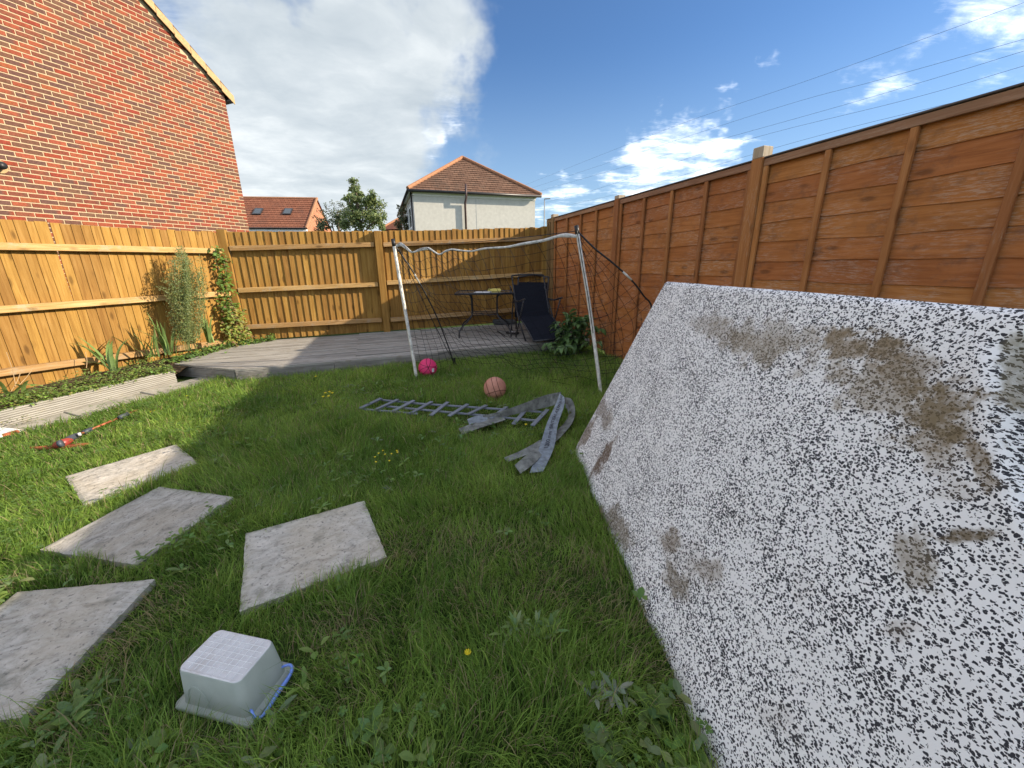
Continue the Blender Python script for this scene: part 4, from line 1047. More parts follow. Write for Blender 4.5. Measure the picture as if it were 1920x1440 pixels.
for z in (.70, .67):
    for i in range(4): mb.tube([tp_(*cs[i], z), tp_(*cs[(i + 1) % 4], z)], .007, 6)
put('brace', mb.mesh('brace', M_steel), tab)
def lay(name, c, a, b, h, yaw_, mat, label, cat, tilt=(0, 0)):
    M = Matrix.Translation(c) @ Matrix.Rotation(yaw_, 4, 'Z') @ Matrix.Rotation(tilt[0], 4, 'X') @ Matrix.Rotation(tilt[1], 4, 'Y')
    bm = bmesh.new(); bmesh.ops.create_cube(bm, size=1); bmesh.ops.scale(bm, vec=(a, b, h), verts=bm.verts); bmesh.ops.translate(bm, vec=(0, 0, h / 2), verts=bm.verts)
    bmesh.ops.bevel(bm, geom=list(bm.edges), offset=min(a, b, h) * .22, segments=2, affect='EDGES')
    me = bpy.data.meshes.new(name); bm.to_mesh(me); bm.free(); me.materials.append(mat); o = put(name, me, None, M)
    return tag(o, label, cat) if label else o
lay('yellow_box', tp_(.16, -.02, tz + .001), .20, .10, .045, R(8), M_yellow, 'small flat yellow box on the garden table', 'box')
lay('magazine', tp_(-.02, -.20, tz + .001), .24, .16, .008, R(-12), M_paper, 'white magazine at the front of the garden table', 'magazine')
# reclining chair
def garden_chair(name, label, o2, fdir, folded=False):
    fdir = fdir.normalized(); rd = V(-fdir.y, fdir.x) * -1
    if rd.x < 0: rd = -rd
    z0 = dz0(o2); P = lambda f, r_, z: v3(o2 + fdir * f + rd * r_, z0 + z)
    ch = thing(name, v3(o2, z0), label, 'garden chair', 'black folding garden chairs')
    hw = .27
    if not folded:
        back = [(0.02, .32), (-.10, .62), (-.20, .90)]; seat = [(0.04, .33), (.30, .20), (.56, .035)]
        mb = MB(); mb.grid([[P(f, r_, z) + V(0, 0, -.012 * (1 - abs(r_) / hw)) for r_ in np.linspace(-hw + .01, hw - .01, 7)] for f, z in smooth2(back[:], 4) if z < .83]); put('back_panel', mb.mesh('back_panel', M_mesh_cloth, True), ch)
        mb = MB(); mb.grid([[P(f, r_, z) + V(0, 0, -.02 * (1 - abs(r_) / hw)) for r_ in np.linspace(-hw + .01, hw - .01, 7)] for f, z in smooth2(seat, 4)]); put('seat_panel', mb.mesh('seat_panel', M_mesh_cloth, True), ch)
        for sgn in (-1, 1):
            mb = MB(); mb.tube(smooth([P(f, sgn * hw, z) for f, z in back], 4), .012, 8); put('back_frame', mb.mesh('back_frame', M_steel, True), ch)
            mb = MB(); mb.tube(smooth([P(f, sgn * hw, z) for f, z in seat], 4), .012, 8); put('seat_frame', mb.mesh('seat_frame', M_steel, True), ch)
            mb = MB(); mb.tube(smooth([P(-.11, sgn * (hw + .02), .56), P(.10, sgn * (hw + .03), .55), P(.26, sgn * (hw + .03), .585), P(.34, sgn * (hw + .03), .60)], 3), .013, 8); put('armrest', mb.mesh('armrest', M_steel, True), ch)
            mb = MB(); mb.tube([P(.30, sgn * (hw + .03), .59), P(.16, sgn * (hw + .03), .30), P(-.02, sgn * (hw + .02), .003)], .011, 8); put('leg', mb.mesh('leg', M_steel, True), ch)
            mb = MB(); mb.tube([P(-.08, sgn * (hw + .015), .55), P(.10, sgn * (hw + .02), .28), P(.34, sgn * (hw + .02), .003)], .011, 8); put('leg', mb.mesh('leg', M_steel, True), ch)
        mb = MB(); mb.tube(smooth([P(-.17, -hw, .84), P(-.20, -hw, .90), P(-.205, -hw + .03, .915), P(-.205, 0, .925), P(-.205, hw - .03, .915), P(-.20, hw, .90), P(-.17, hw, .84)], 4), .012, 8); put('top_bar', mb.mesh('top_bar', M_steel, True), ch)
        mb = MB(); mb.tube([P(.56, -hw, .035), P(.56, hw, .035)], .012, 8); put('front_bar', mb.mesh('front_bar', M_steel, True), ch)
    else:
        mb = MB(); mb.grid([[P(f, r_, z) for r_ in np.linspace(-hw + .01, hw - .01, 5)] for f, z in ((.0, .20), (-.03, .5), (-.07, .78))]); put('back_panel', mb.mesh('back_panel', M_mesh_cloth, True), ch)
        mb = MB(); mb.grid([[P(f, r_, z) for r_ in np.linspace(-hw + .01, hw - .01, 5)] for f, z in ((.10, .22), (.08, .42), (.05, .62))]); put('seat_panel', mb.mesh('seat_panel', M_mesh_cloth, True), ch)
        for sgn in (-1, 1):
            mb = MB(); mb.tube(smooth([P(.02, sgn * hw, .003), P(-.0, sgn * hw, .3), P(-.08, sgn * hw, .86)], 4), .012, 8); put('back_frame', mb.mesh('back_frame', M_steel, True), ch)
            mb = MB(); mb.tube(smooth([P(.16, sgn * (hw + .02), .003), P(.12, sgn * (hw + .02), .3), P(.04, sgn * (hw + .02), .68)], 4), .012, 8); put('leg', mb.mesh('leg', M_steel, True), ch)
            mb = MB(); mb.tube([P(-.03, sgn * (hw + .02), .50), P(.10, sgn * (hw + .03), .60), P(.17, sgn * (hw + .03), .72)], .014, 8); put('armrest', mb.mesh('armrest', M_steel, True), ch)
        mb = MB(); mb.tube(smooth([P(-.08, -hw, .86), P(-.085, 0, .89), P(-.08, hw, .86)], 4), .012, 8); put('top_bar', mb.mesh('top_bar', M_steel, True), ch)
    return ch
def smooth2(pts, n): return [(p.x, p.y) for p in smooth([(a, b, 0) for a, b in pts], n)]
garden_chair('garden_chair', 'black reclining garden chair facing the lawn with its seat tipped down', V(.34, 6.12), V(.42, -1))
garden_chair('garden_chair', 'black garden chair folded nearly flat behind the table edge', V(.33, 6.62), V(-.45, -.9), True)
lay('seat_cushion', v3(G(945, 607, DK).to_2d(), G(945, 607, DK).z + .002), .42, .26, .07, R(6), M_grey_pad, 'dark grey cushion on the deck under the right end of the table', 'cushion', (R(3), R(4)))
cb = G(961, 626, DK); card = thing('small_case', cb, 'small dark case with a white label on the deck in front of the table leg', 'case')
for nm, a, b, h, z, mt in (('case', .20, .10, .03, .002, M_black), ('label', .10, .055, .003, .0325, M_paper)):
    o = lay(nm, V(cb.x, cb.y, cb.z + z), a, b, h, R(-28), mt, None, None); o.parent = card; o.matrix_parent_inverse = world_of(card).inverted()
mb = MB(); mb.tube([G(932, 621, DK + .01), G(946, 629, DK + .01)], .008, 6); tag(put('rod', mb.mesh('rod', M_black)), 'thin dark rod lying on the deck under the table', 'rod')

# ---- grass trimmer in the sunny grass
tri = thing('grass_trimmer', G(110, 838, 0), 'red, orange and dark grey grass trimmer lying in the sunny grass by the path', 'grass trimmer')
tg = lambda x, y, z: G(x, y, z - .042)
mb = MB(); gc = G(112, 838, .035); a_, b_ = (G(160, 835, .075) - G(62, 842, .075)).normalized(), None
bdir = V(-a_.y, a_.x, 0).normalized(); pts_o, pts_i = [], []
for k in range(17):
    t_ = math.pi * (k / 16); pts_o.append(gc + a_ * .205 * math.cos(t_) - bdir * (.05 * math.sin(t_) - .015)); 
mb.prism(pts_o, (0, 0, .012)); put('guard', mb.mesh('guard', M_orange), tri)
mb = MB(); mb.tube(smooth([tg(104, 836, .085), tg(112, 833, .11), tg(122, 829, .115), tg(132, 825, .10)], 3), [.014, .024, .030, .031, .031, .031, .028, .026, .024, .02][:10], 12); put('motor_housing', mb.mesh('motor_housing', M_red, True), tri)
mb = MB(); mb.tube([tg(110, 833, .13), tg(117, 830.5, .135)], .027, 10); put('motor_cap', mb.mesh('motor_cap', M_grip, True), tri)
mb = MB(); mb.tube(smooth([tg(122, 828, .115), tg(136, 820, .11), tg(150, 814, .10)], 3), [.018, .022, .024, .024, .021, .018, .015], 12); put('grip', mb.mesh('grip', M_grip, True), tri)
mb = MB(); mb.tube([tg(146, 815, .125), tg(152, 813.5, .125)], .014, 8); put('switch', mb.mesh('switch', M_pale, True), tri)
mb = MB(); mb.tube([tg(150, 814, .10), tg(258, 768.5, .085)], .008, 10); put('shaft', mb.mesh('shaft', M_orange, True), tri)
for (a, b) in (((157, 811), (172, 804)), ((224, 783), (239, 776))):
    mb = MB(); mb.tube([tg(*a, .10), tg(*b, .095)], .018, 12); put('foam_sleeve', mb.mesh('foam_sleeve', M_grip, True), tri)
wb = thing('scrap_board', G(4, 813, .02), 'scrap of white board with an orange end on the path at the left edge', 'board')
o = lay('panel', G(0, 813, .03), .26, .14, .022, R(-12), M_paper, None, None); o.parent = wb; o.matrix_parent_inverse = world_of(wb).inverted()
o = lay('orange_end', G(21, 815, .03), .03, .10, .024, R(-12), M_orange, None, None); o.parent = wb; o.matrix_parent_inverse = world_of(wb).inverted()
# ================================================================== plants
def leafy(mb, c, d, n_, L, w, col, bend=.25):
    """one folded leaf: c base, d direction, n_ upward side"""
    d = d.normalized(); s_ = d.cross(n_)
    s_ = s_.normalized() if s_.length > 1e-5 else d.orthogonal().normalized(); u = s_.cross(d)
    m1 = c + d * L * .45 + u * L * .06; tip = c + d * L - u * L * bend
    mb.add([c, m1 + s_ * w * .5 + u * w * .12, tip, m1 - s_ * w * .5 + u * w * .12, m1], [(0, 1, 4), (1, 2, 4), (0, 4, 3), (4, 2, 3)], 0, col)
def leafr(mb, c, d, n_, L, w, col, bend=.25):
    """a rounder leaf of eight faces"""
    d = d.normalized(); s_ = d.cross(n_); s_ = s_.normalized() if s_.length > 1e-5 else d.orthogonal().normalized(); u = s_.cross(d)
    P = []
    for t_, k in ((0, .12), (.25, .62), (.55, 1.0), (.82, .74), (1.0, .10)):
        m_ = c + d * L * t_ + u * L * (.16 * t_ - (bend + .16) * t_ * t_); e_ = w * .5 * k * random.uniform(.82, 1.15)
        P += [m_ - s_ * e_ + u * e_ * .25, m_, m_ + s_ * e_ + u * e_ * .25]
    mb.add(P, [(i * 3 + j, i * 3 + j + 1, i * 3 + j + 4, i * 3 + j + 3) for i in range(4) for j in (0, 1)], 0, col)
def rdir(zmin=-1, zmax=1):
    z = random.uniform(zmin, zmax); a = random.uniform(0, 6.2832); r = math.sqrt(max(0, 1 - z * z)); return V(r * math.cos(a), r * math.sin(a), z)
def vary(c, a=.25):
    k = random.uniform(1 - a, 1 + a); return (c[0] * k * random.uniform(.85, 1.15), c[1] * k, c[2] * k * random.uniform(.7, 1.2))
def LF(x, y, off):                                         # on an upright plane standing off the left fence
    return W(x, y, C0 + L_N * off, C0 + L_N * off - L_D)

# tall feathery plant
fb, ft = LF(352, 657, .30), LF(338, 462, .30)
fe = thing('feathery_plant', fb, 'tall bushy grey green plant with fine leaves standing against the left fence', 'plant')
st = MB(); lv = MB()
stems = []
for k in range(46):
    a = random.uniform(0, 6.28); r0 = random.random() ** .8
    b_ = fb + V(math.cos(a), math.sin(a), 0) * r0 * .09; hgt = (ft.z - fb.z) * random.uniform(.70, 1.02) * (1 - .10 * r0)
    lean_ = V(math.cos(a), math.sin(a), 0) * r0 * .10
    stems.append([b_ + V(0, 0, hgt * t_) + (ft - fb).to_2d().to_3d() * t_ + lean_ * math.sin(t_ * 2.2) for t_ in np.linspace(0, 1, 9)])
for (px_, py_, h0) in ((302, 543, .38), (318, 560, .30), (383, 530, .45), (372, 548, .4), (308, 530, .5)):
    tip = LF(px_, py_, .30); b_ = fb.lerp(ft, h0); stems.append([b_.lerp(tip, t_) + V(0, 0, .05 * math.sin(t_ * 3)) for t_ in np.linspace(0, 1, 7)])
for S_ in stems:
    st.tube(S_, .0018, 4, caps=False)
    N_ = 230 if len(S_) == 9 else 110
    for k in range(N_):
        t_ = random.uniform(.12, 1) if len(S_) == 9 else random.uniform(.1, 1)
        p = poly_at(S_, t_); d = rdir(-.2, .9); d.z += .35
        leafy(lv, p + rdir() * random.uniform(0, .06), d, rdir(), random.uniform(.018, .045), random.uniform(.006, .012), vary((.21, .25, .11)))
put('stem', st.mesh('stem', M_stem, fix=False), fe); tag(put('leaves', lv.mesh('leaves', M_leaf, fix=False), fe), kind='stuff')

# climber in the corner
iv = thing('climbing_plant', LF(455, 655, .12), 'yellow green climber growing up the corner post of the back left fence', 'climber')
lv = MB(); st = MB()
vine = [LF(452, 655, .12), LF(440, 600, .08), LF(428, 545, .05), LF(422, 500, .05), LF(402, 468, .05)]
vine2 = [LF(455, 655, .12), LF(450, 610, .10), LF(432, 560, .06), LF(408, 500, .05), LF(398, 475, .05)]
for vn in (vine, vine2): st.tube(smooth(vn, 5), .005, 5, caps=False)
put('stem', st.mesh('stem', M_bark, fix=False), iv)
for (x, y, sx, sy, n_, o_, cset) in ((402, 472, 12, 10, 34, .06, 0), (416, 490, 14, 18, 60, .07, 0), (423, 520, 14, 22, 70, .08, 0), (420, 545, 12, 18, 45, .07, 0), (428, 575, 18, 22, 150, .10, 0), (442, 600, 20, 20, 190, .13, 1), (448, 628, 24, 20, 230, .17, 1), (460, 648, 26, 12, 170, .2, 1), (430, 610, 14, 25, 80, .1, 1)):
    for k in range(n_):
        p = LF(x + random.gauss(0, sx * .5), y + random.gauss(0, sy * .5), max(.02, o_ + random.gauss(0, .04)))
        col = vary((.12, .20, .045) if cset == 0 else random.choice([(.24, .27, .07), (.17, .24, .06), (.28, .24, .09)]))
        if random.random() < .08: col = (.20, .12, .07)
        leafy(lv, p, rdir(-.7, .4) + v3(L_N * .4, 0), V(.5, -.2, .8), random.uniform(.035, .065), random.uniform(.03, .055), col)
tag(put('leaves', lv.mesh('leaves', M_leaf, fix=False), iv), kind='stuff')

# sword leaved clumps
def sword_mesh(L, w, droop, seed):
    rr_ = random.Random(seed); mb = MB(); P = []
    for k in range(9):
        t_ = k / 8; ang = droop * t_ * t_
        P.append((L * (t_ - .12 * droop * t_ ** 3), L * .5 * droop * t_ ** 2))
    rows = []
    for k, (a, b) in enumerate(P):
        t_ = k / 8; ww = w * (.55 + .9 * t_ * (1 - t_) * 2) * (1 - t_ ** 4) + .0008
        rows.append([V(-ww / 2, -b, a - b * .3), V(0, -b - w * .12, a - b * .3), V(ww / 2, -b, a - b * .3)])
    mb.grid(rows); return mb.mesh('leaf', M_iris, True, fix=False)
swords = [sword_mesh(.40, .026, d_, k) for k, d_ in enumerate((.05, .2, .4, .75, 1.1))]
swords_l = [sword_mesh(.42, .030, d_, k) for k, d_ in enumerate((1.3, 1.7, 2.1))]
for (x, y, off, n_, hgt, kind, lab) in ((318, 662, .34, 13, 1.0, 0, 'clump of upright green sword leaves at the foot of the feathery plant'),
                                   (396, 640, .24, 12, .92, 0, 'clump of blue green sword leaves between the feathery plant and the climber'),
                                   (212, 694, .25, 9, .95, 1, 'clump of long green sword leaves bending over by the middle of the raised bed'),
                                   (32, 752, .30, 10, .85, 2, 'clump of sword leaves drooping over the raised bed board at the left edge'),
                                   (285, 668, .25, 7, .8, 0, 'small clump of sword leaves beside the bed board left of the feathery plant')):
    c = LF(x, y, off); ir = thing('sword_leaf_plant', c, lab, 'plant', 'sword leaved plants in the raised bed')
    for k in range(n_):
        me = random.choice(swords[:4] if kind == 0 else swords[2:] + swords_l[:1] if kind == 1 else swords_l)
        M = Matrix.Translation(c + V(random.gauss(0, .035), random.gauss(0, .035), -.02)) @ Matrix.Rotation(random.uniform(0, 6.28) if kind == 0 else random.gauss(R(-120) if kind == 1 else R(60), .6), 4, 'Z') @ Matrix.Rotation(random.gauss(.12, .16), 4, 'X') @ Matrix.Scale(hgt * random.uniform(.95, 1.4), 4)
        put('leaf', me, ir, M)
# low weeds in the bed, spilling on to the deck
lv = MB()
for k in range(4300):
    f = random.random() ** .8; p = bt0.lerp(bt1, .38 + .62 * f) if random.random() < .9 else C0 + B_D * .4
    p = p - PN * (random.random() ** 1.6 * (.48 if random.random() < .8 else .1))
    q_ = p - C0; dfence = q_.dot(L_N)
    if dfence < .02: continue
    cl_ = mnoise.noise((p.x * 3.2, p.y * 3.2, 1)); hgt = max(.01, (.05 + .07 * cl_) * random.random() * 2)
    c = V(p.x, p.y, gz(p.x, p.y) + .145 + hgt)
    leafy(lv, c, rdir(-.3, .7), V(0, 0, 1), random.uniform(.018, .045), random.uniform(.014, .030), vary(random.choice([(.15, .25, .055), (.20, .31, .07), (.13, .20, .06), (.25, .28, .10)])))
for k in range(900):                                       # along the deck edge towards the corner
    f = random.random(); p = DLC.lerp(DBL, f * 1.0) + V(random.gauss(-.07, .07), random.gauss(0, .04))
    if random.random() < .35: p = DBL.lerp(C0 + B_D * .45 + B_N * .08, random.random()) + B_N * abs(random.gauss(0, .06))
    c = V(p.x, p.y, gz(p.x, p.y) + DK + .01 + abs(random.gauss(0, .035)))
    leafy(lv, c, rdir(-.2, .6), V(0, 0, 1), random.uniform(.025, .05), random.uniform(.025, .045), vary(random.choice([(.15, .25, .07), (.19, .30, .08), (.13, .22, .08)])))
for (x, y) in ((205, 735), (222, 728), (190, 742), (235, 722), (30, 790), (60, 785)):                    # weeds hanging on the bed board
    c0_ = G(x, y, .06)
    for k in range(26): leafy(lv, c0_ + V(random.gauss(0, .05), random.gauss(0, .05), random.uniform(-.06, .05)), rdir(-.3, .6), V(0, 0, 1), random.uniform(.015, .03), .014, vary((.20, .22, .12)))
tag(put('bed_weeds', lv.mesh('bed_weeds', M_leaf, fix=False)), 'low green weeds covering the raised bed and the deck edge', 'weeds', kind='stuff')
# dry stalks in the bed
mb = MB()
for (x0, y0, x1, y1) in ((30, 725, 12, 660), (36, 722, 62, 690), (162, 690, 160, 660), (300, 668, 288, 610), (330, 650, 322, 590), (20, 735, 38, 700)):
    mb.tube(smooth([LF(x0, y0, .25), LF((x0 + x1) / 2 + 2, (y0 + y1) / 2, .22), LF(x1, y1, .2)], 3), .003, 4)
tag(put('dry_stalks', mb.mesh('dry_stalks', plain('straw', (.36, .25, .14), .9, .1))), 'dry straw coloured stalks rising from the raised bed', 'stalks', kind='stuff')

# broad leaved bush by the right fence
bb_ = G(1068, 668, 0); bush = thing('leafy_bush', bb_, 'round bush with large pointed green leaves by the right fence next to the goal', 'bush')
BL_ = []
for k, (L, w) in enumerate(((.105, .060), (.12, .066), (.09, .052))):
    mb = MB(); rows = []
    for i in range(6):
        t_ = i / 5; ww = w * (math.sin(math.pi * min(1, t_ * .92 + .06)) ** .8) * (1 - .25 * t_); zz2 = .018 * math.sin(t_ * 2.6) - .045 * t_ ** 2
        rows.append([V(-ww / 2, t_ * L, zz2 + .010), V(0, t_ * L, zz2), V(ww / 2, t_ * L, zz2 + .010)])
    mb.grid(rows); BL_.append(mb.mesh('leaf', M_bush, True, fix=False))
mb = MB(); ctr = bb_ + V(.05, .02, .26)
nleaf = 0
for k in range(24):
    a = random.uniform(0, 6.28); e_ = random.uniform(.25, 1.4); d = V(math.cos(a) * math.cos(e_), math.sin(a) * math.cos(e_), math.sin(e_))
    tip = bb_ + V(d.x * .44 + .04, d.y * .40, d.z * .62 + .02) * random.uniform(.8, 1.08)
    S_ = smooth([bb_ + V(d.x * .03, d.y * .03, 0), bb_.lerp(tip, .55) + V(0, 0, .06), tip], 4); mb.tube(S_, .004, 5, caps=False)
    for j in range(12):
        if nleaf >= 290: break
        t_ = .25 + .75 * (j + random.random()) / 12; p = poly_at(S_, t_); az = random.uniform(0, 6.28) if t_ < .9 else math.atan2(d.y, d.x) + random.gauss(0, 1.0)
        M = Matrix.Translation(p) @ Matrix.Rotation(az - math.pi / 2, 4, 'Z') @ Matrix.Rotation(random.gauss(-.15, .35), 4, 'X') @ Matrix.Rotation(random.gauss(0, .3), 4, 'Y') @ Matrix.Scale(random.uniform(.85, 1.4), 4)
        put('leaf', random.choice(BL_), bush, M); nleaf += 1
put('stem', mb.mesh('stem', M_stem, fix=False), bush)

# ================================================================== beyond the garden
# ---- white rendered house
TH = R(18); wd = V(math.cos(TH), math.sin(TH)); wn_ = V(math.sin(TH), -math.cos(TH)); wb_ = -wn_
wA = YP(779, 430, 22.0).to_2d()
d_ = px_ray(1003, 430); 
kx = ((wA.x) * wd.y - (wA.y) * wd.x) / (d_.x * wd.y - d_.y * wd.x); wB = V(d_.x * kx, d_.y * kx)
WL = (wB - wA).length; WDp = 11.0
ez = (W(782, 361, wA, wB).z + W(1002, 366, wA, wB).z) / 2
wh = thing('white_house', v3(wA, 0), 'white rendered house with a hipped brown tile roof beyond the back fence', 'house')
wp = lambda a, b, z: v3(wA + wd * a + wb_ * b, z)
mb = MB(); mb.prism([wp(0, 0, -1), wp(WL, 0, -1), wp(WL, WDp, -1), wp(0, WDp, -1)], (0, 0, ez + 1)); put('wall', mb.mesh('wall', M_render), wh)
mb = MB()
for (a, b, c, dd) in ((-.03, -.03, WL + .06, .03), ):
    mb.prism([wp(a, -.03, ez - .22), wp(WL + .03, -.03, ez - .22), wp(WL + .03, -.002, ez - .22), wp(a, -.002, ez - .22)], (0, 0, .215))
mb.prism([wp(-.03, -.03, ez - .22), wp(-.002, -.03, ez - .22), wp(-.002, WDp, ez - .22), wp(-.03, WDp, ez - .22)], (0, 0, .215)); put('fascia', mb.mesh('fascia', M_white_trim), wh)
mb = MB(); ov = .28; c4 = [wp(-ov, -ov, ez), wp(WL + ov, -ov, ez), wp(WL + ov, WDp + ov, ez), wp(-ov, WDp + ov, ez)]
mb.prism(c4, (0, 0, .02)); put('soffit', mb.mesh('soffit', M_white_trim), wh)
hw_ = WL / 2 + ov
apd = px_ray(873, 297); mid_ = wA + wd * (WL / 2) + wb_ * (hw_ - ov); az_ = EYE + apd.z * (mid_.length / math.hypot(apd.x, apd.y))
def hip_roof(name, mat, parent, e4, r0, r1, rows, tw_, th_):
    """four slopes of stepped tile courses; e4 eaves corners, r0 r1 ridge ends"""
    me_v, me_f, uvs = [], [], []
    def slope(a, b, c, d):                                 # a-b eave, d-c ridge
        wid = (b - a).length; nrm = (b - a).cross(d - a).normalized()
        if nrm.z < 0: nrm = -nrm
        hl = ((d + c) / 2 - (a + b) / 2).length
        for k in range(rows):
            t0, t1 = k / rows, (k + 1) / rows
            p = [a.lerp(d, t0), b.lerp(c, t0), b.lerp(c, t1), a.lerp(d, t1)]
            p[0] = p[0] + nrm * .035; p[1] = p[1] + nrm * .035
            q0 = [a.lerp(d, t0), b.lerp(c, t0), p[1], p[0]]
            for quad, vv in ((p, (t0 * hl, t1 * hl)), (q0, (t0 * hl, t0 * hl))):
                b0 = len(me_v); me_v.extend([tuple(x) for x in quad]); me_f.append((b0, b0 + 1, b0 + 2, b0 + 3))
                xo = (a - b).normalized(); us = [(x - a).dot(-xo) for x in quad]
                uvs.extend([(us[0], vv[0] + .01), (us[1], vv[0] + .01), (us[2], vv[1]), (us[3], vv[1])])
    slope(e4[0], e4[1], r0, r0) if r0 != r1 or True else None
    slope(e4[1], e4[2], r1, r0); slope(e4[2], e4[3], r1, r1); slope(e4[3], e4[0], r0, r1)
    me = bpy.data.meshes.new(name); me.from_pydata(me_v, [], me_f); uvl = me.uv_layers.new(name='UVMap')
    for i, uv in enumerate(uvs): uvl.data[i].uv = uv
    me.materials.append(mat); return put(name, me, parent)
E4 = [p + V(0, 0, .02) for p in c4]; r0 = v3(mid_, az_); r1 = v3(wA + wd * (WL / 2) + wb_ * (WDp - hw_ + ov), az_)
roof = hip_roof('roof', M_tile, wh, E4, r0, r1, 17, .33, .3)
for a, b in ((E4[0], r0), (E4[1], r0), (r0, r1)):
    mb = MB(); mb.tube([a + V(0, 0, .06), b + V(0, 0, .06)], .10, 8); put('ridge', mb.mesh('ridge', M_ridge), roof)
for a, b in ((c4[0], c4[1]), (c4[3], c4[0])):
    mb = MB(); mb.tube([a + V(0, 0, -.02), b + V(0, 0, -.02)], .075, 8); put('gutter', mb.mesh('gutter', M_gutter, True), wh)
pxx = W(872, 400, wA, wB); fpx = (pxx.to_2d() - wA).dot(wd)
mb = MB(); mb.tube([wp(fpx + .03, -ov - .06, ez + .42), wp(fpx + .03, -ov - .06, ez - .25), wp(fpx, -.12, ez - .55), wp(fpx, -.12, -1)], .06, 10); put('downpipe', mb.mesh('downpipe', M_brown_pipe, True), wh)
mb = MB(); mb.tube([wp(-.10, -.02 + .1, ez - .02), wp(-.10, .08, -1)], .05, 8); put('downpipe', mb.mesh('downpipe', M_gutter, True), wh)
fj = (W(893, 400, wA, wB).to_2d() - wA).dot(wd); mb = MB(); mb.box(wp(fj, -.002, ez / 2 - .5), .02, .006, ez + .5, Matrix.Rotation(TH, 3, 'Z')); put('movement_joint', mb.mesh('movement_joint', M_galv), wh)
for b in (2.0, 4.2, 6.4):                                   # windows on the left side
    fr_ = MB(); fr_.prism([wp(-.004, b - .55, ez - 1.75), wp(-.004, b + .55, ez - 1.75), wp(-.004, b + .55, ez - .55), wp(-.004, b - .55, ez - .55)], v3(-wd * .05, 0)); w1 = put('window', fr_.mesh('window', M_white_trim), wh)
    fr_ = MB(); fr_.prism([wp(-.056, b - .46, ez - 1.66), wp(-.056, b + .46, ez - 1.66), wp(-.056, b + .46, ez - .64), wp(-.056, b - .46, ez - .64)], v3(-wd * .01, 0)); put('pane', fr_.mesh('pane', M_glass), w1)
    fr_ = MB(); fr_.prism([wp(-.02, b - .6, ez - 1.85), wp(-.02, b + .6, ez - 1.85), wp(-.16, b + .6, ez - 1.85), wp(-.16, b - .6, ez - 1.85)], (0, 0, .06)); put('sill', fr_.mesh('sill', M_white_trim), w1)

# ---- brick house with a long red roof
rA, rB = YP(425, 428, 30.0), YP(574, 428, 30.8); rdn = V((rB - rA).x, (rB - rA).y).normalized(); rnb = V(-rdn.y, rdn.x)
rz = W(520, 424, rA, rB).z; RL_ = (rB - rA).to_2d().length
rt0 = YP(583, 376, 34.3); rgz = rt0.z; rdep = 3.6
rh = thing('brick_house', v3(rA.to_2d(), 0), 'far brick house with a long red tile roof and two roof windows', 'house')
q3 = lambda a, b, z: v3(rA.to_2d() + rdn * a + rnb * b, z)
s = material('far_red_brick', .9, .1); tcx = s.node('ShaderNodeTexCoord'); bk = s.node('ShaderNodeTexBrick'); bk.inputs['Scale'].default_value = 1; bk.inputs['Brick Width'].default_value = .225; bk.inputs['Row Height'].default_value = .075; bk.inputs['Mortar Size'].default_value = .006
bk.inputs['Color1'].default_value = (.42, .15, .08, 1); bk.inputs['Color2'].default_value = (.34, .115, .065, 1); bk.inputs['Mortar'].default_value = (.5, .38, .26, 1)
sp2 = s.node('ShaderNodeSeparateXYZ'); s.link(tcx.outputs['Object'], sp2.inputs[0]); cb2 = s.node('ShaderNodeCombineXYZ'); s.link(s.math('ADD', sp2.outputs[0], sp2.outputs[1]), cb2.inputs[0]); s.link(sp2.outputs[2], cb2.inputs[1]); s.link(cb2.outputs[0], bk.inputs['Vector']); base(s, bk.outputs['Color']); M_farbrick = s.mt
mb = MB(); mb.prism([q3(RL_, 0, -2), q3(RL_, 0, rz), q3(RL_, rdep, rgz - .05), q3(RL_, 2 * rdep, rz), q3(RL_, 2 * rdep, -2)], v3(-rdn * (RL_ + 6), 0)); put('wall', mb.mesh('wall', M_farbrick), rh)
def slope_roof(name, a, b, c, d, rows, mat, parent):
    vv, ff, uv = [], [], []; nrm = (b - a).cross(d - a).normalized(); nrm = nrm if nrm.z > 0 else -nrm; hl = (d - a).length; L_ = (b - a).length
    for k in range(rows):
        t0, t1 = k / rows, (k + 1) / rows; p = [a.lerp(d, t0) + nrm * .035, b.lerp(c, t0) + nrm * .035, b.lerp(c, t1), a.lerp(d, t1)]; q0 = [a.lerp(d, t0), b.lerp(c, t0), p[1], p[0]]
        for quad, va_, vb2 in ((p, t0, t1), (q0, t0, t0)):
            i0_ = len(vv); vv += [tuple(x) for x in quad]; ff.append((i0_, i0_ + 1, i0_ + 2, i0_ + 3)); uv += [(0, va_ * hl + .01), (L_, va_ * hl + .01), (L_, vb2 * hl), (0, vb2 * hl)]
    me = bpy.data.meshes.new(name); me.from_pydata(vv, [], ff); u_ = me.uv_layers.new(name='UVMap')
    for i, t_ in enumerate(uv): u_.data[i].uv = t_
    me.materials.append(mat); return put(name, me, parent)
rf2 = slope_roof('roof', q3(-6, -.3, rz - .2), q3(RL_ + .12, -.3, rz - .2), q3(RL_ + .12, rdep, rgz), q3(-6, rdep, rgz), 14, M_tile_red, rh)
slope_roof('roof', q3(RL_ + .12, 2 * rdep + .3, rz - .2), q3(-6, 2 * rdep + .3, rz - .2), q3(-6, rdep, rgz), q3(RL_ + .12, rdep, rgz), 14, M_tile_red, rh)
mb = MB(); mb.tube([q3(RL_ + .1, -.3, rz - .18), q3(RL_ + .1, rdep, rgz + .04)], .10, 6); put('verge', mb.mesh('verge', M_ridge), rf2)
mb = MB(); mb.tube([q3(-6, rdep, rgz + .02), q3(RL_, rdep, rgz + .02)], .10, 6); put('ridge', mb.mesh('ridge', M_ridge), rf2)
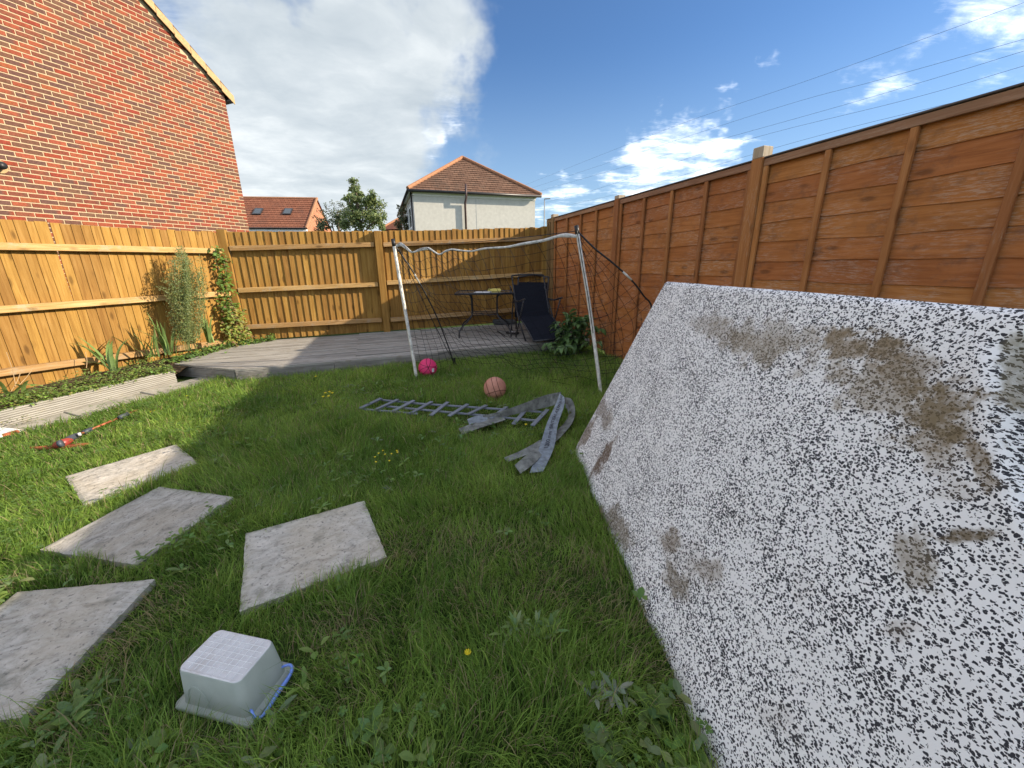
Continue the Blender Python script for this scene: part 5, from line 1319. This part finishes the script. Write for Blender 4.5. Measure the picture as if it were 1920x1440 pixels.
mb = MB(); mb.prism([q3(-6, -.30, rz - .42), q3(RL_ + .1, -.30, rz - .42), q3(RL_ + .1, -.02, rz - .42), q3(-6, -.02, rz - .42)], (0, 0, .18)); put('fascia', mb.mesh('fascia', M_white_trim), rh)
mb = MB(); mb.tube([q3(-6, -.36, rz - .18), q3(RL_ + .1, -.36, rz - .18)], .07, 6); put('gutter', mb.mesh('gutter', M_gutter), rh)
rs = (q3(0, rdep, rgz) - q3(0, -.3, rz - .2)); rsl = rs.normalized(); rnn = v3(rdn, 0).cross(rsl); rnn = rnn if rnn.z > 0 else -rnn
for x in (484, 540):
    d_ = px_ray(x, 398); o0 = q3(0, -.3, rz - .2); kx = (o0 - CAM).dot(rnn) / d_.dot(rnn); c = CAM + d_ * kx + rnn * .05
    M3 = Matrix((v3(rdn, 0), rsl, rnn)).transposed()
    f = MB(); f.box(c, .62, .92, .12, M3); wv = put('roof_window', f.mesh('roof_window', M_gutter), rh)
    f = MB(); f.box(c + rnn * .062, .46, .72, .01, M3); put('pane', f.mesh('pane', M_glass), wv)

# ---- small far roof between the trees
sA = YP(715, 430, 44.0); sr = thing('far_house', v3(sA.to_2d(), 0), 'tip of a far red hipped roof between the tree and the white house', 'house')
pk = YP(766, 400, 47.0); e4 = [YP(712, 431, 44), YP(815, 431, 42), YP(835, 431, 52), YP(735, 431, 54)]; zz_e = e4[0].z
e4 = [V(p.x, p.y, zz_e) for p in e4]; rfs = hip_roof('roof', M_tile_red, sr, e4, pk, pk + V(1.5, 4, 0), 14, .3, .3)
mb = MB(); mb.tube([e4[0] + V(0, 0, .06), pk + V(0, 0, .06)], .13, 6); put('ridge', mb.mesh('ridge', M_ridge), rfs)
mb = MB(); mb.prism([V(p.x, p.y, -2) + (pk - p).to_2d().to_3d() * .06 for p in e4], (0, 0, zz_e + 1.98)); put('wall', mb.mesh('wall', M_farbrick), sr)

# ---- trees
def tree(name, label, D, blobs, trunk_px, leaf, n_per, cols, twigs=(), cat='tree', group=None):
    tb = YP(trunk_px[0], trunk_px[1], D); tb.z = 0; t_ = thing(name, tb, label, cat, group)
    lv = MB(); wd_ = MB()
    topb = min(blobs, key=lambda b: b[1]); tt = YP(topb[0], topb[1], D)
    wd_.tube(smooth([tb, tb.lerp(tt, .5) + V(.1, 0, 0), tt], 5), [.16 * (1 - .9 * i / 10) for i in range(11)], 7)
    for (x, y, rx_, ry_, k_) in blobs:
        c = YP(x, y, D + random.uniform(-.4, .4)); sx, sz = rx_ * D / FPX, ry_ * D / FPX; sy = sx * .8
        br = smooth([tb.lerp(tt, max(.15, min(.9, (c.z - tb.z) / max(.1, tt.z - tb.z) - .15))), c.lerp(tb.lerp(tt, .6), .4), c], 3); wd_.tube(br, .035, 5)
        subs = [(rdir(), random.uniform(.25, .5)) for _ in range(max(5, int(10 * k_)))]
        for i in range(int(n_per * k_)):
            d, r_ = random.choice(subs); cc = d * random.uniform(.55, .85); p = cc + rdir() * r_ * random.random() ** .5
            if p.length > 1.12: continue
            q_ = c + V(p.x * sx, p.y * sy, p.z * sz)
            leafy(lv, q_, rdir(-.8, .5), rdir(0, 1), leaf * random.uniform(.6, 1.2), leaf * random.uniform(.4, .7), vary(random.choice(cols), .35))
    for (x0, y0, x1, y1) in twigs:
        S_ = smooth([YP(x0, y0, D), YP((x0 + x1) / 2 - 3, (y0 + y1) / 2 - 4, D), YP(x1, y1, D)], 4); wd_.tube(S_, .014, 4, caps=False)
        for i in range(46):
            p = poly_at(S_, random.random()) + rdir() * .10; leafy(lv, p, rdir(-.6, .7), rdir(0, 1), leaf * .8, leaf * .4, vary(random.choice(cols), .35))
    put('trunk', wd_.mesh('trunk', M_bark), t_); tag(put('crown', lv.mesh('crown', M_leaf, fix=False), t_), kind='stuff')
    return t_
g1 = [(.15, .20, .085), (.18, .23, .095), (.11, .155, .07), (.22, .27, .12)]
tree('poplar_tree', 'tall pointed green tree between the red roofed house and the white house', 18.0,
     [(663, 345, 11, 16, .5), (668, 362, 17, 16, .8), (672, 382, 28, 20, 1.5), (692, 370, 18, 14, .7), (700, 392, 24, 24, 1.4), (680, 410, 40, 24, 2.2), (655, 412, 20, 22, 1.0), (712, 412, 14, 20, .7), (655, 378, 12, 14, .4)], (680, 470), .13, 620, g1,
     [(668, 360, 656, 338), (672, 358, 671, 336), (690, 372, 700, 358), (710, 395, 722, 384), (655, 385, 647, 372)])
tree('scrub_tree', 'low dark twiggy tree in front of the red roofed house gable', 20.0,
     [(622, 418, 26, 16, 1.2), (600, 424, 18, 12, .7), (645, 408, 18, 20, 1.0), (632, 398, 14, 14, .4)], (628, 470), .11, 560, [(.09, .125, .07), (.11, .14, .075), (.13, .15, .09)],
     [(612, 410, 597, 394), (625, 405, 608, 384), (635, 400, 622, 378), (600, 418, 588, 404), (645, 395, 634, 380), (650, 392, 640, 384), (618, 404, 605, 398)])
tree('scrub_tree', 'small brownish tree against the left side of the white house', 26.0,
     [(752, 418, 12, 14, .8), (757, 402, 9, 12, .5), (763, 420, 8, 16, .5)], (755, 470), .16, 520, [(.15, .16, .09), (.18, .165, .09), (.12, .14, .08)], [(752, 400, 748, 386), (758, 395, 760, 383)])

# ---- lamp post and overhead cables
lp = YP(1021, 428, 42.0); lt = YP(1021, 373, 42.0); lp.z = -1
lamp = thing('street_lamp', lp, 'thin grey street lamp beyond the right end of the back fence', 'street lamp')
mb = MB(); mb.tube([V(lp.x, lp.y, lp.z), V(lt.x, lt.y, lt.z)], [.09, .06], 8); put('pole', mb.mesh('pole', M_galv), lamp)
mb = MB(); mb.tube([lt, lt + V(.28, 0, .03), lt + V(.62, 0, .03)], [.05, .07, .06], 8); put('lamp_head', mb.mesh('lamp_head', M_galv), lamp)
for pts, lab in (([(1040, 325), (1259, 239), (1517, 150), (1925, 3)], 'topmost thin dark overhead cable crossing the sky at the right'),
            ([(1020, 345), (1114, 314), (1428, 211), (1648, 150), (1925, 72)], 'second thin dark overhead cable from the top'),
            ([(1020, 356), (1264, 286), (1550, 206), (1742, 150), (1925, 94)], 'third thin dark overhead cable from the top'),
            ([(1020, 380), (1114, 356), (1367, 272), (1700, 187), (1925, 122)], 'fourth thin dark overhead cable from the top'),
            ([(1020, 394), (1160, 363), (1475, 271), (1751, 201), (1925, 163)], 'lowest thin dark overhead cable just above the right fence')):
    P = []
    for i, (x, y) in enumerate(pts):
        f = (x - 1020) / 905; P.append(YP(x, y, 1 / (1 / 60 + (1 / 17 - 1 / 60) * f)))
    P = [P[0] + (P[0] - P[1]) * .6] + P + [P[-1] + (P[-1] - P[-2]) * .8]
    mb = MB(); mb.tube(smooth(P, 8), .0075, 4, caps=False); tag(put('overhead_cable', mb.mesh('overhead_cable', M_wire)), lab, 'cable', 'overhead cables across the sky')

# ================================================================== grass
near_in, far_in = PATH_IN
LAWN = [tuple(near_in), tuple(far_in), tuple(DFL + B_N * .015 - D_D * .0), tuple(dend + B_N * .012)] + [tuple(RF_P[k] + RN * .0) for k in (1, 2, 3)] + [(3.35, -.6), (near_in.x, -.6)]
rs_ = np.random.default_rng(5)
_g = [rs_.random((64, 64)) for _ in range(4)]
def vnoise(x, y, sc, k=0):
    g_ = _g[k]; xx = x * sc + 200; yy = y * sc + 200; i = np.floor(xx).astype(int); j = np.floor(yy).astype(int); fx = xx - i; fy = yy - j
    fx = fx * fx * (3 - 2 * fx); fy = fy * fy * (3 - 2 * fy); A_ = lambda a, b: g_[(i + a) % 64, (j + b) % 64]
    return (A_(0, 0) * (1 - fx) + A_(1, 0) * fx) * (1 - fy) + (A_(0, 1) * (1 - fx) + A_(1, 1) * fx) * fy
def gzv(x, y): return SLOPE_Y * np.clip(y, -3, 9) + SLOPE_X * np.clip(x, -6, 6)
def scatter(n_):
    x = rs_.uniform(-4.9, 3.4, n_); y = rs_.uniform(.25, 6.2, n_)
    d_ = np.hypot(x, y); keep = rs_.random(n_) < np.clip(2.6 / np.maximum(d_, .9), .42, 1.0)
    # nothing well outside the photograph's field of view and a step to either side of it
    dep = y * _cp + (EYE - .05) * _sp; keep &= (np.abs(x) < dep * 1.55 + .4)
    keep &= pipoly(x, y, LAWN)
    return x[keep], y[keep]
x, y = scatter(760000)
ok = np.ones(x.shape, bool)
for kp in KEEP_OFF: ok &= ~pipoly(x, y, kp)
x, y = x[ok], y[ok]; n_ = len(x)
brown = .7 * np.clip((vnoise(x, y, 1.9, 0) * .6 + vnoise(x, y, 5.3, 1) * .4 - .52) * 4.2, 0, 1) * np.clip((2.35 - y) / .9, .06, 1)
bcx, bcy = G(640, 1190).x, G(640, 1190).y; brown = np.clip(brown + .9 * np.exp(-(((x - bcx) / .20) ** 2 + ((y - bcy) / .10) ** 2)), 0, 1)
tuft = vnoise(x, y, 6.5, 2); tall = vnoise(x, y, 1.3, 3)
ok = rs_.random(n_) > brown * .55 + .12 * (tuft < .25)
x, y, brown, tuft, tall = x[ok], y[ok], brown[ok], tuft[ok], tall[ok]; n_ = len(x)
dist = np.hypot(x, y)
clear = np.zeros(n_, bool)
for kp in KEEP_OFF:
    cx_, cy_ = np.mean([q_[0] for q_ in kp]), np.mean([q_[1] for q_ in kp]); clear |= pipoly(x, y, [(cx_ + (q_[0] - cx_) * 1.16, cy_ + (q_[1] - cy_) * 1.16) for q_ in kp])
L = (.050 + .055 * tuft + .050 * tall) * rs_.uniform(.5, 1.35, n_) * (1 - .30 * brown); L[rs_.random(n_) < .02] *= 1.5
flat = np.zeros(n_, bool)
for kp in SHORT: flat |= pipoly(x, y, kp)
L = np.where(flat, L * .35, np.where(clear, L * .72, L)) * np.clip(1.15 - dist * .07, .72, 1)
wdt = rs_.uniform(.0024, .0046, n_) * np.clip(dist / 3.0, .85, 1.7)
az = rs_.uniform(0, 2 * np.pi, n_) * .6 + vnoise(x, y, 4.0, 1) * 9.0
ln = rs_.uniform(.2, 1.05, n_) * (1 + .5 * brown)
dx, dy = np.cos(az), np.sin(az); z0 = gzv(x, y) - .004; tw_ = rs_.uniform(-1.2, 1.2, n_)
px2, py2 = -dy * np.cos(tw_) - dx * np.sin(tw_), -dy * np.sin(tw_) + dx * np.cos(tw_)
Vt = np.empty((n_, 7, 3), np.float32); o_ = np.zeros(n_); u_ = np.zeros(n_); kk_ = 0
for seg, wf in enumerate((.5, .48, .34, 0)):
    if seg:
        ang = ln * (.35, .95, 1.75)[seg - 1]; o_ = o_ + L / 3 * np.sin(ang); u_ = u_ + L / 3 * np.cos(ang)
    for sgn in ((-1, 1) if wf else (0,)):
        Vt[:, kk_, 0] = x + dx * o_ + px2 * wdt * wf * sgn; Vt[:, kk_, 1] = y + dy * o_ + py2 * wdt * wf * sgn; Vt[:, kk_, 2] = z0 + np.maximum(u_, .002); kk_ += 1
lush = np.clip(vnoise(x, y, 2.2, 2) * .7 + vnoise(x, y, 7.5, 3) * .5 - .1 + rs_.normal(0, .20, n_), 0, 1)[:, None]
ca, cb_, cc_ = np.array([.102, .200, .034]), np.array([.260, .375, .080]), np.array([.36, .30, .17])
colr = ca * (1 - lush) + cb_ * lush; colr = colr * rs_.uniform(.62, 1.35, n_)[:, None]
dead = (rs_.random(n_) < (.085 + .5 * brown))[:, None]; colr = np.where(dead, cc_ * rs_.uniform(.5, 1.2, n_)[:, None], colr)
cols = np.ones((n_, 7, 4), np.float32); cols[:, :, :3] = colr[:, None, :]
me = bpy.data.meshes.new('grass'); idx = (np.arange(n_) * 7)[:, None]
tri_ = np.concatenate([idx + np.array([[a_, b_, c_]]) for a_, b_, c_ in ((0, 1, 3), (0, 3, 2), (2, 3, 5), (2, 5, 4), (4, 5, 6))], 1).reshape(-1).astype(np.int32)
me.vertices.add(n_ * 7); me.vertices.foreach_set('co', Vt.ravel()); nt = n_ * 5
me.loops.add(nt * 3); me.loops.foreach_set('vertex_index', tri_); me.polygons.add(nt)
me.polygons.foreach_set('loop_start', np.arange(0, nt * 3, 3, dtype=np.int32)); me.polygons.foreach_set('loop_total', np.full(nt, 3, np.int32))
me.update(calc_edges=True); at = me.color_attributes.new('Col', 'FLOAT_COLOR', 'POINT'); at.data.foreach_set('color', cols.ravel()); me.materials.append(M_grass)
tag(put('grass', me), 'rough green lawn grass covering the garden', 'grass', kind='stuff')
# ---- broad leaved weeds mixed into the turf: rosettes, clover, plantain
lv = MB()
def rosette(c, n_, L_, w_, col, up_=.35):
    a0_ = random.uniform(0, 6.28)
    for k in range(n_):
        a = a0_ + 6.283 * k / n_ + random.gauss(0, .45); leafr(lv, c + V(random.gauss(0, .006), random.gauss(0, .006), 0), V(math.cos(a), math.sin(a), random.uniform(.0, up_ * 2)), V(0, 0, 1), L_ * random.uniform(.5, 1.25), w_ * random.uniform(.8, 1.2), vary(col, .22), .18)
gcol = [(.13, .22, .058), (.155, .245, .07), (.185, .265, .085), (.18, .235, .115)]
wx, wy = scatter(42000); wok = np.ones(wx.shape, bool)
for kp in KEEP_OFF: wok &= ~pipoly(wx, wy, kp)
wx, wy = wx[wok], wy[wok]; wm_ = vnoise(wx, wy, 1.7, 3)
for a, b, m_ in zip(wx, wy, wm_):
    near = b < 2.0; sunny = a < -2.3 and b > 1.6; corner = a > -.3 and b > 4.3
    pr = .16 * max(0, m_ - .35) * 2.2 * (2.2 if near else 1.0) + (.35 if sunny else 0) + (.30 if corner else 0)
    if random.random() > pr: continue
    c = V(a, b, gz(a, b) + random.uniform(.025, .085))
    r_ = random.random()
    if sunny or corner or r_ < .45:                        # clover-like
        for k in range(3):
            q_ = c + V(random.gauss(0, .012), random.gauss(0, .012), random.uniform(0, .03)); a0_ = random.uniform(0, 6.28)
            for j in range(3): leafy(lv, q_, V(math.cos(a0_ + 2.09 * j), math.sin(a0_ + 2.09 * j), .25), V(0, 0, 1), .013, .012, vary((.11, .19, .05) if not corner else (.09, .15, .045), .2), .05)
    elif r_ < .85: rosette(c - V(0, 0, .012), random.randint(4, 7), random.uniform(.022, .055), random.uniform(.010, .020), random.choice(gcol))
    else: rosette(c, 3, .045, .024, random.choice(gcol), .5)
tag(put('turf_weeds', lv.mesh('turf_weeds', M_leaf, fix=False)), 'clover and small broad leaved weeds mixed into the lawn', 'weeds', kind='stuff')
# ---- single larger weeds
def weed(px_, py_, label, n_, L_, w_, col, up_=.5, name='weed_plant', cat='weed'):
    global lv
    lv = MB(); c = G(px_, py_, .045); rosette(c, n_, L_ * .62, w_ * .8, col, up_ * .6)
    rosette(c + V(.006, .004, .008), max(4, n_ // 2), L_ * .45, w_ * .75, col, up_)
    for k in range(4): rosette(c + V(random.gauss(0, .04), random.gauss(0, .03), 0), random.randint(2, 4), L_ * .5, w_ * .8, col, up_)
    return tag(put(name, lv.mesh(name, M_leaf, fix=False)), label, cat, 'larger weeds growing in the lawn')
weed(1028, 1185, 'light green rosette weed above the grey weed by the mattress edge', 9, .11, .024, (0.166, 0.237, 0.083), .7)
weed(1150, 1300, 'wilted grey green weed with long leaves near the lower mattress edge', 11, .12, .020, (0.237, 0.272, 0.201), .5)
weed(1220, 1335, 'green dock weed closest to the lower mattress edge', 9, .12, .036, (0.118, 0.189, 0.059), .55)
weed(1120, 1400, 'broad leaved weed at the bottom edge of the view near the mattress', 8, .10, .040, (0.130, 0.195, 0.065), .5)
weed(965, 1180, 'tall pale green weed with toothed leaves right of the dandelion', 8, .12, .018, (0.189, 0.260, 0.118), 1.2)
weed(700, 1370, 'leafy weed in the dark grass right of the blue handle', 8, .09, .032, (0.130, 0.201, 0.059), .5)
weed(140, 1345, 'spreading leafy weed below the big corner slab', 10, .11, .030, (0.130, 0.201, 0.071), .5)
weed(180, 1290, 'leafy weed between the corner slab and the tub', 8, .09, .026, (0.130, 0.195, 0.065), .5)
weed(405, 865, 'pale leafy weed at the right corner of the sunlit slab', 7, .08, .026, (0.166, 0.237, 0.083), .8)
weed(752, 690, 'spiky weed in front of the deck left of the goal post', 9, .13, .020, (0.118, 0.178, 0.059), .7)
weed(640, 1095, 'small green weed at the lower edge of the middle slab', 6, .07, .024, (0.154, 0.225, 0.059), .8)
# ---- flowers
def flowers(px_, py_, label, spots, h_, r_, mat=M_petal, name='yellow_flowers', cat='flowers', group='yellow flowers in the lawn'):
    t_ = thing(name, G(px_, py_, 0), label, cat, group); st_ = MB(); pe = MB()
    for (x, y) in spots:
        top = G(x, y, h_); top = V(top.x, top.y, gz(top.x, top.y) + h_); b_ = top + V(random.gauss(0, .02), .02 + random.random() * .02, -h_)
        st_.tube([b_, b_.lerp(top, .5) + V(.005, 0, 0), top], .0016, 4, caps=False)
        for k in range(9):
            a = 6.283 * k / 9; d = V(math.cos(a), math.sin(a), .35); s_ = V(-math.sin(a), math.cos(a), 0)
            pe.add([top, top + d * r_ * .7 + s_ * r_ * .22, top + d * r_, top + d * r_ * .7 - s_ * r_ * .22], [(0, 1, 2, 3)])
        pe.tube([top - V(0, 0, .003), top + V(0, 0, r_ * .35)], [r_ * .4, r_ * .25], 7)
    tag(put('stem', st_.mesh('stem', M_stem, fix=False), t_), kind='stuff'); tag(put('petals', pe.mesh('petals', mat, fix=False), t_), kind='stuff')
flowers(615, 738, 'group of yellow flowers in the grass near the deck', [(610, 737), (618, 735), (623, 737), (606, 744), (616, 743), (592, 706)], .07, .017)
flowers(725, 855, 'group of small yellow buds on thin stems below the trellis', [(703, 857), (710, 850), (722, 852), (734, 851), (744, 845), (718, 845), (730, 864), (745, 848), (705, 866)], .11, .008)
flowers(985, 790, 'two yellow flowers among the trellis slats', [(935, 783), (986, 796)], .07, .013)
flowers(878, 1225, 'single dandelion on a bent stem in the foreground grass', [(877, 1224)], .05, .014)
flowers(140, 780, 'scattered tiny yellow flowers in the sunny grass by the path', [(380, 712), (392, 714), (350, 742), (282, 772), (290, 770), (405, 716), (430, 713)], .05, .009)
dp = G(881, 718, .0); dt = thing('dandelion_clock', dp, 'round pale dandelion seed head left of the basketball', 'flower'); hd = YP(881, 716, depth(dp)); mb = MB(); sphere(mb, hd, .017, 12, 8); put('seed_head', mb.mesh('seed_head', M_seed), dt)
mb = MB(); mb.tube(smooth([hd, hd + V(.05, .01, -.04), G(900, 732, 0)], 4), .0018, 4); put('stem', mb.mesh('stem', M_stem), dt)
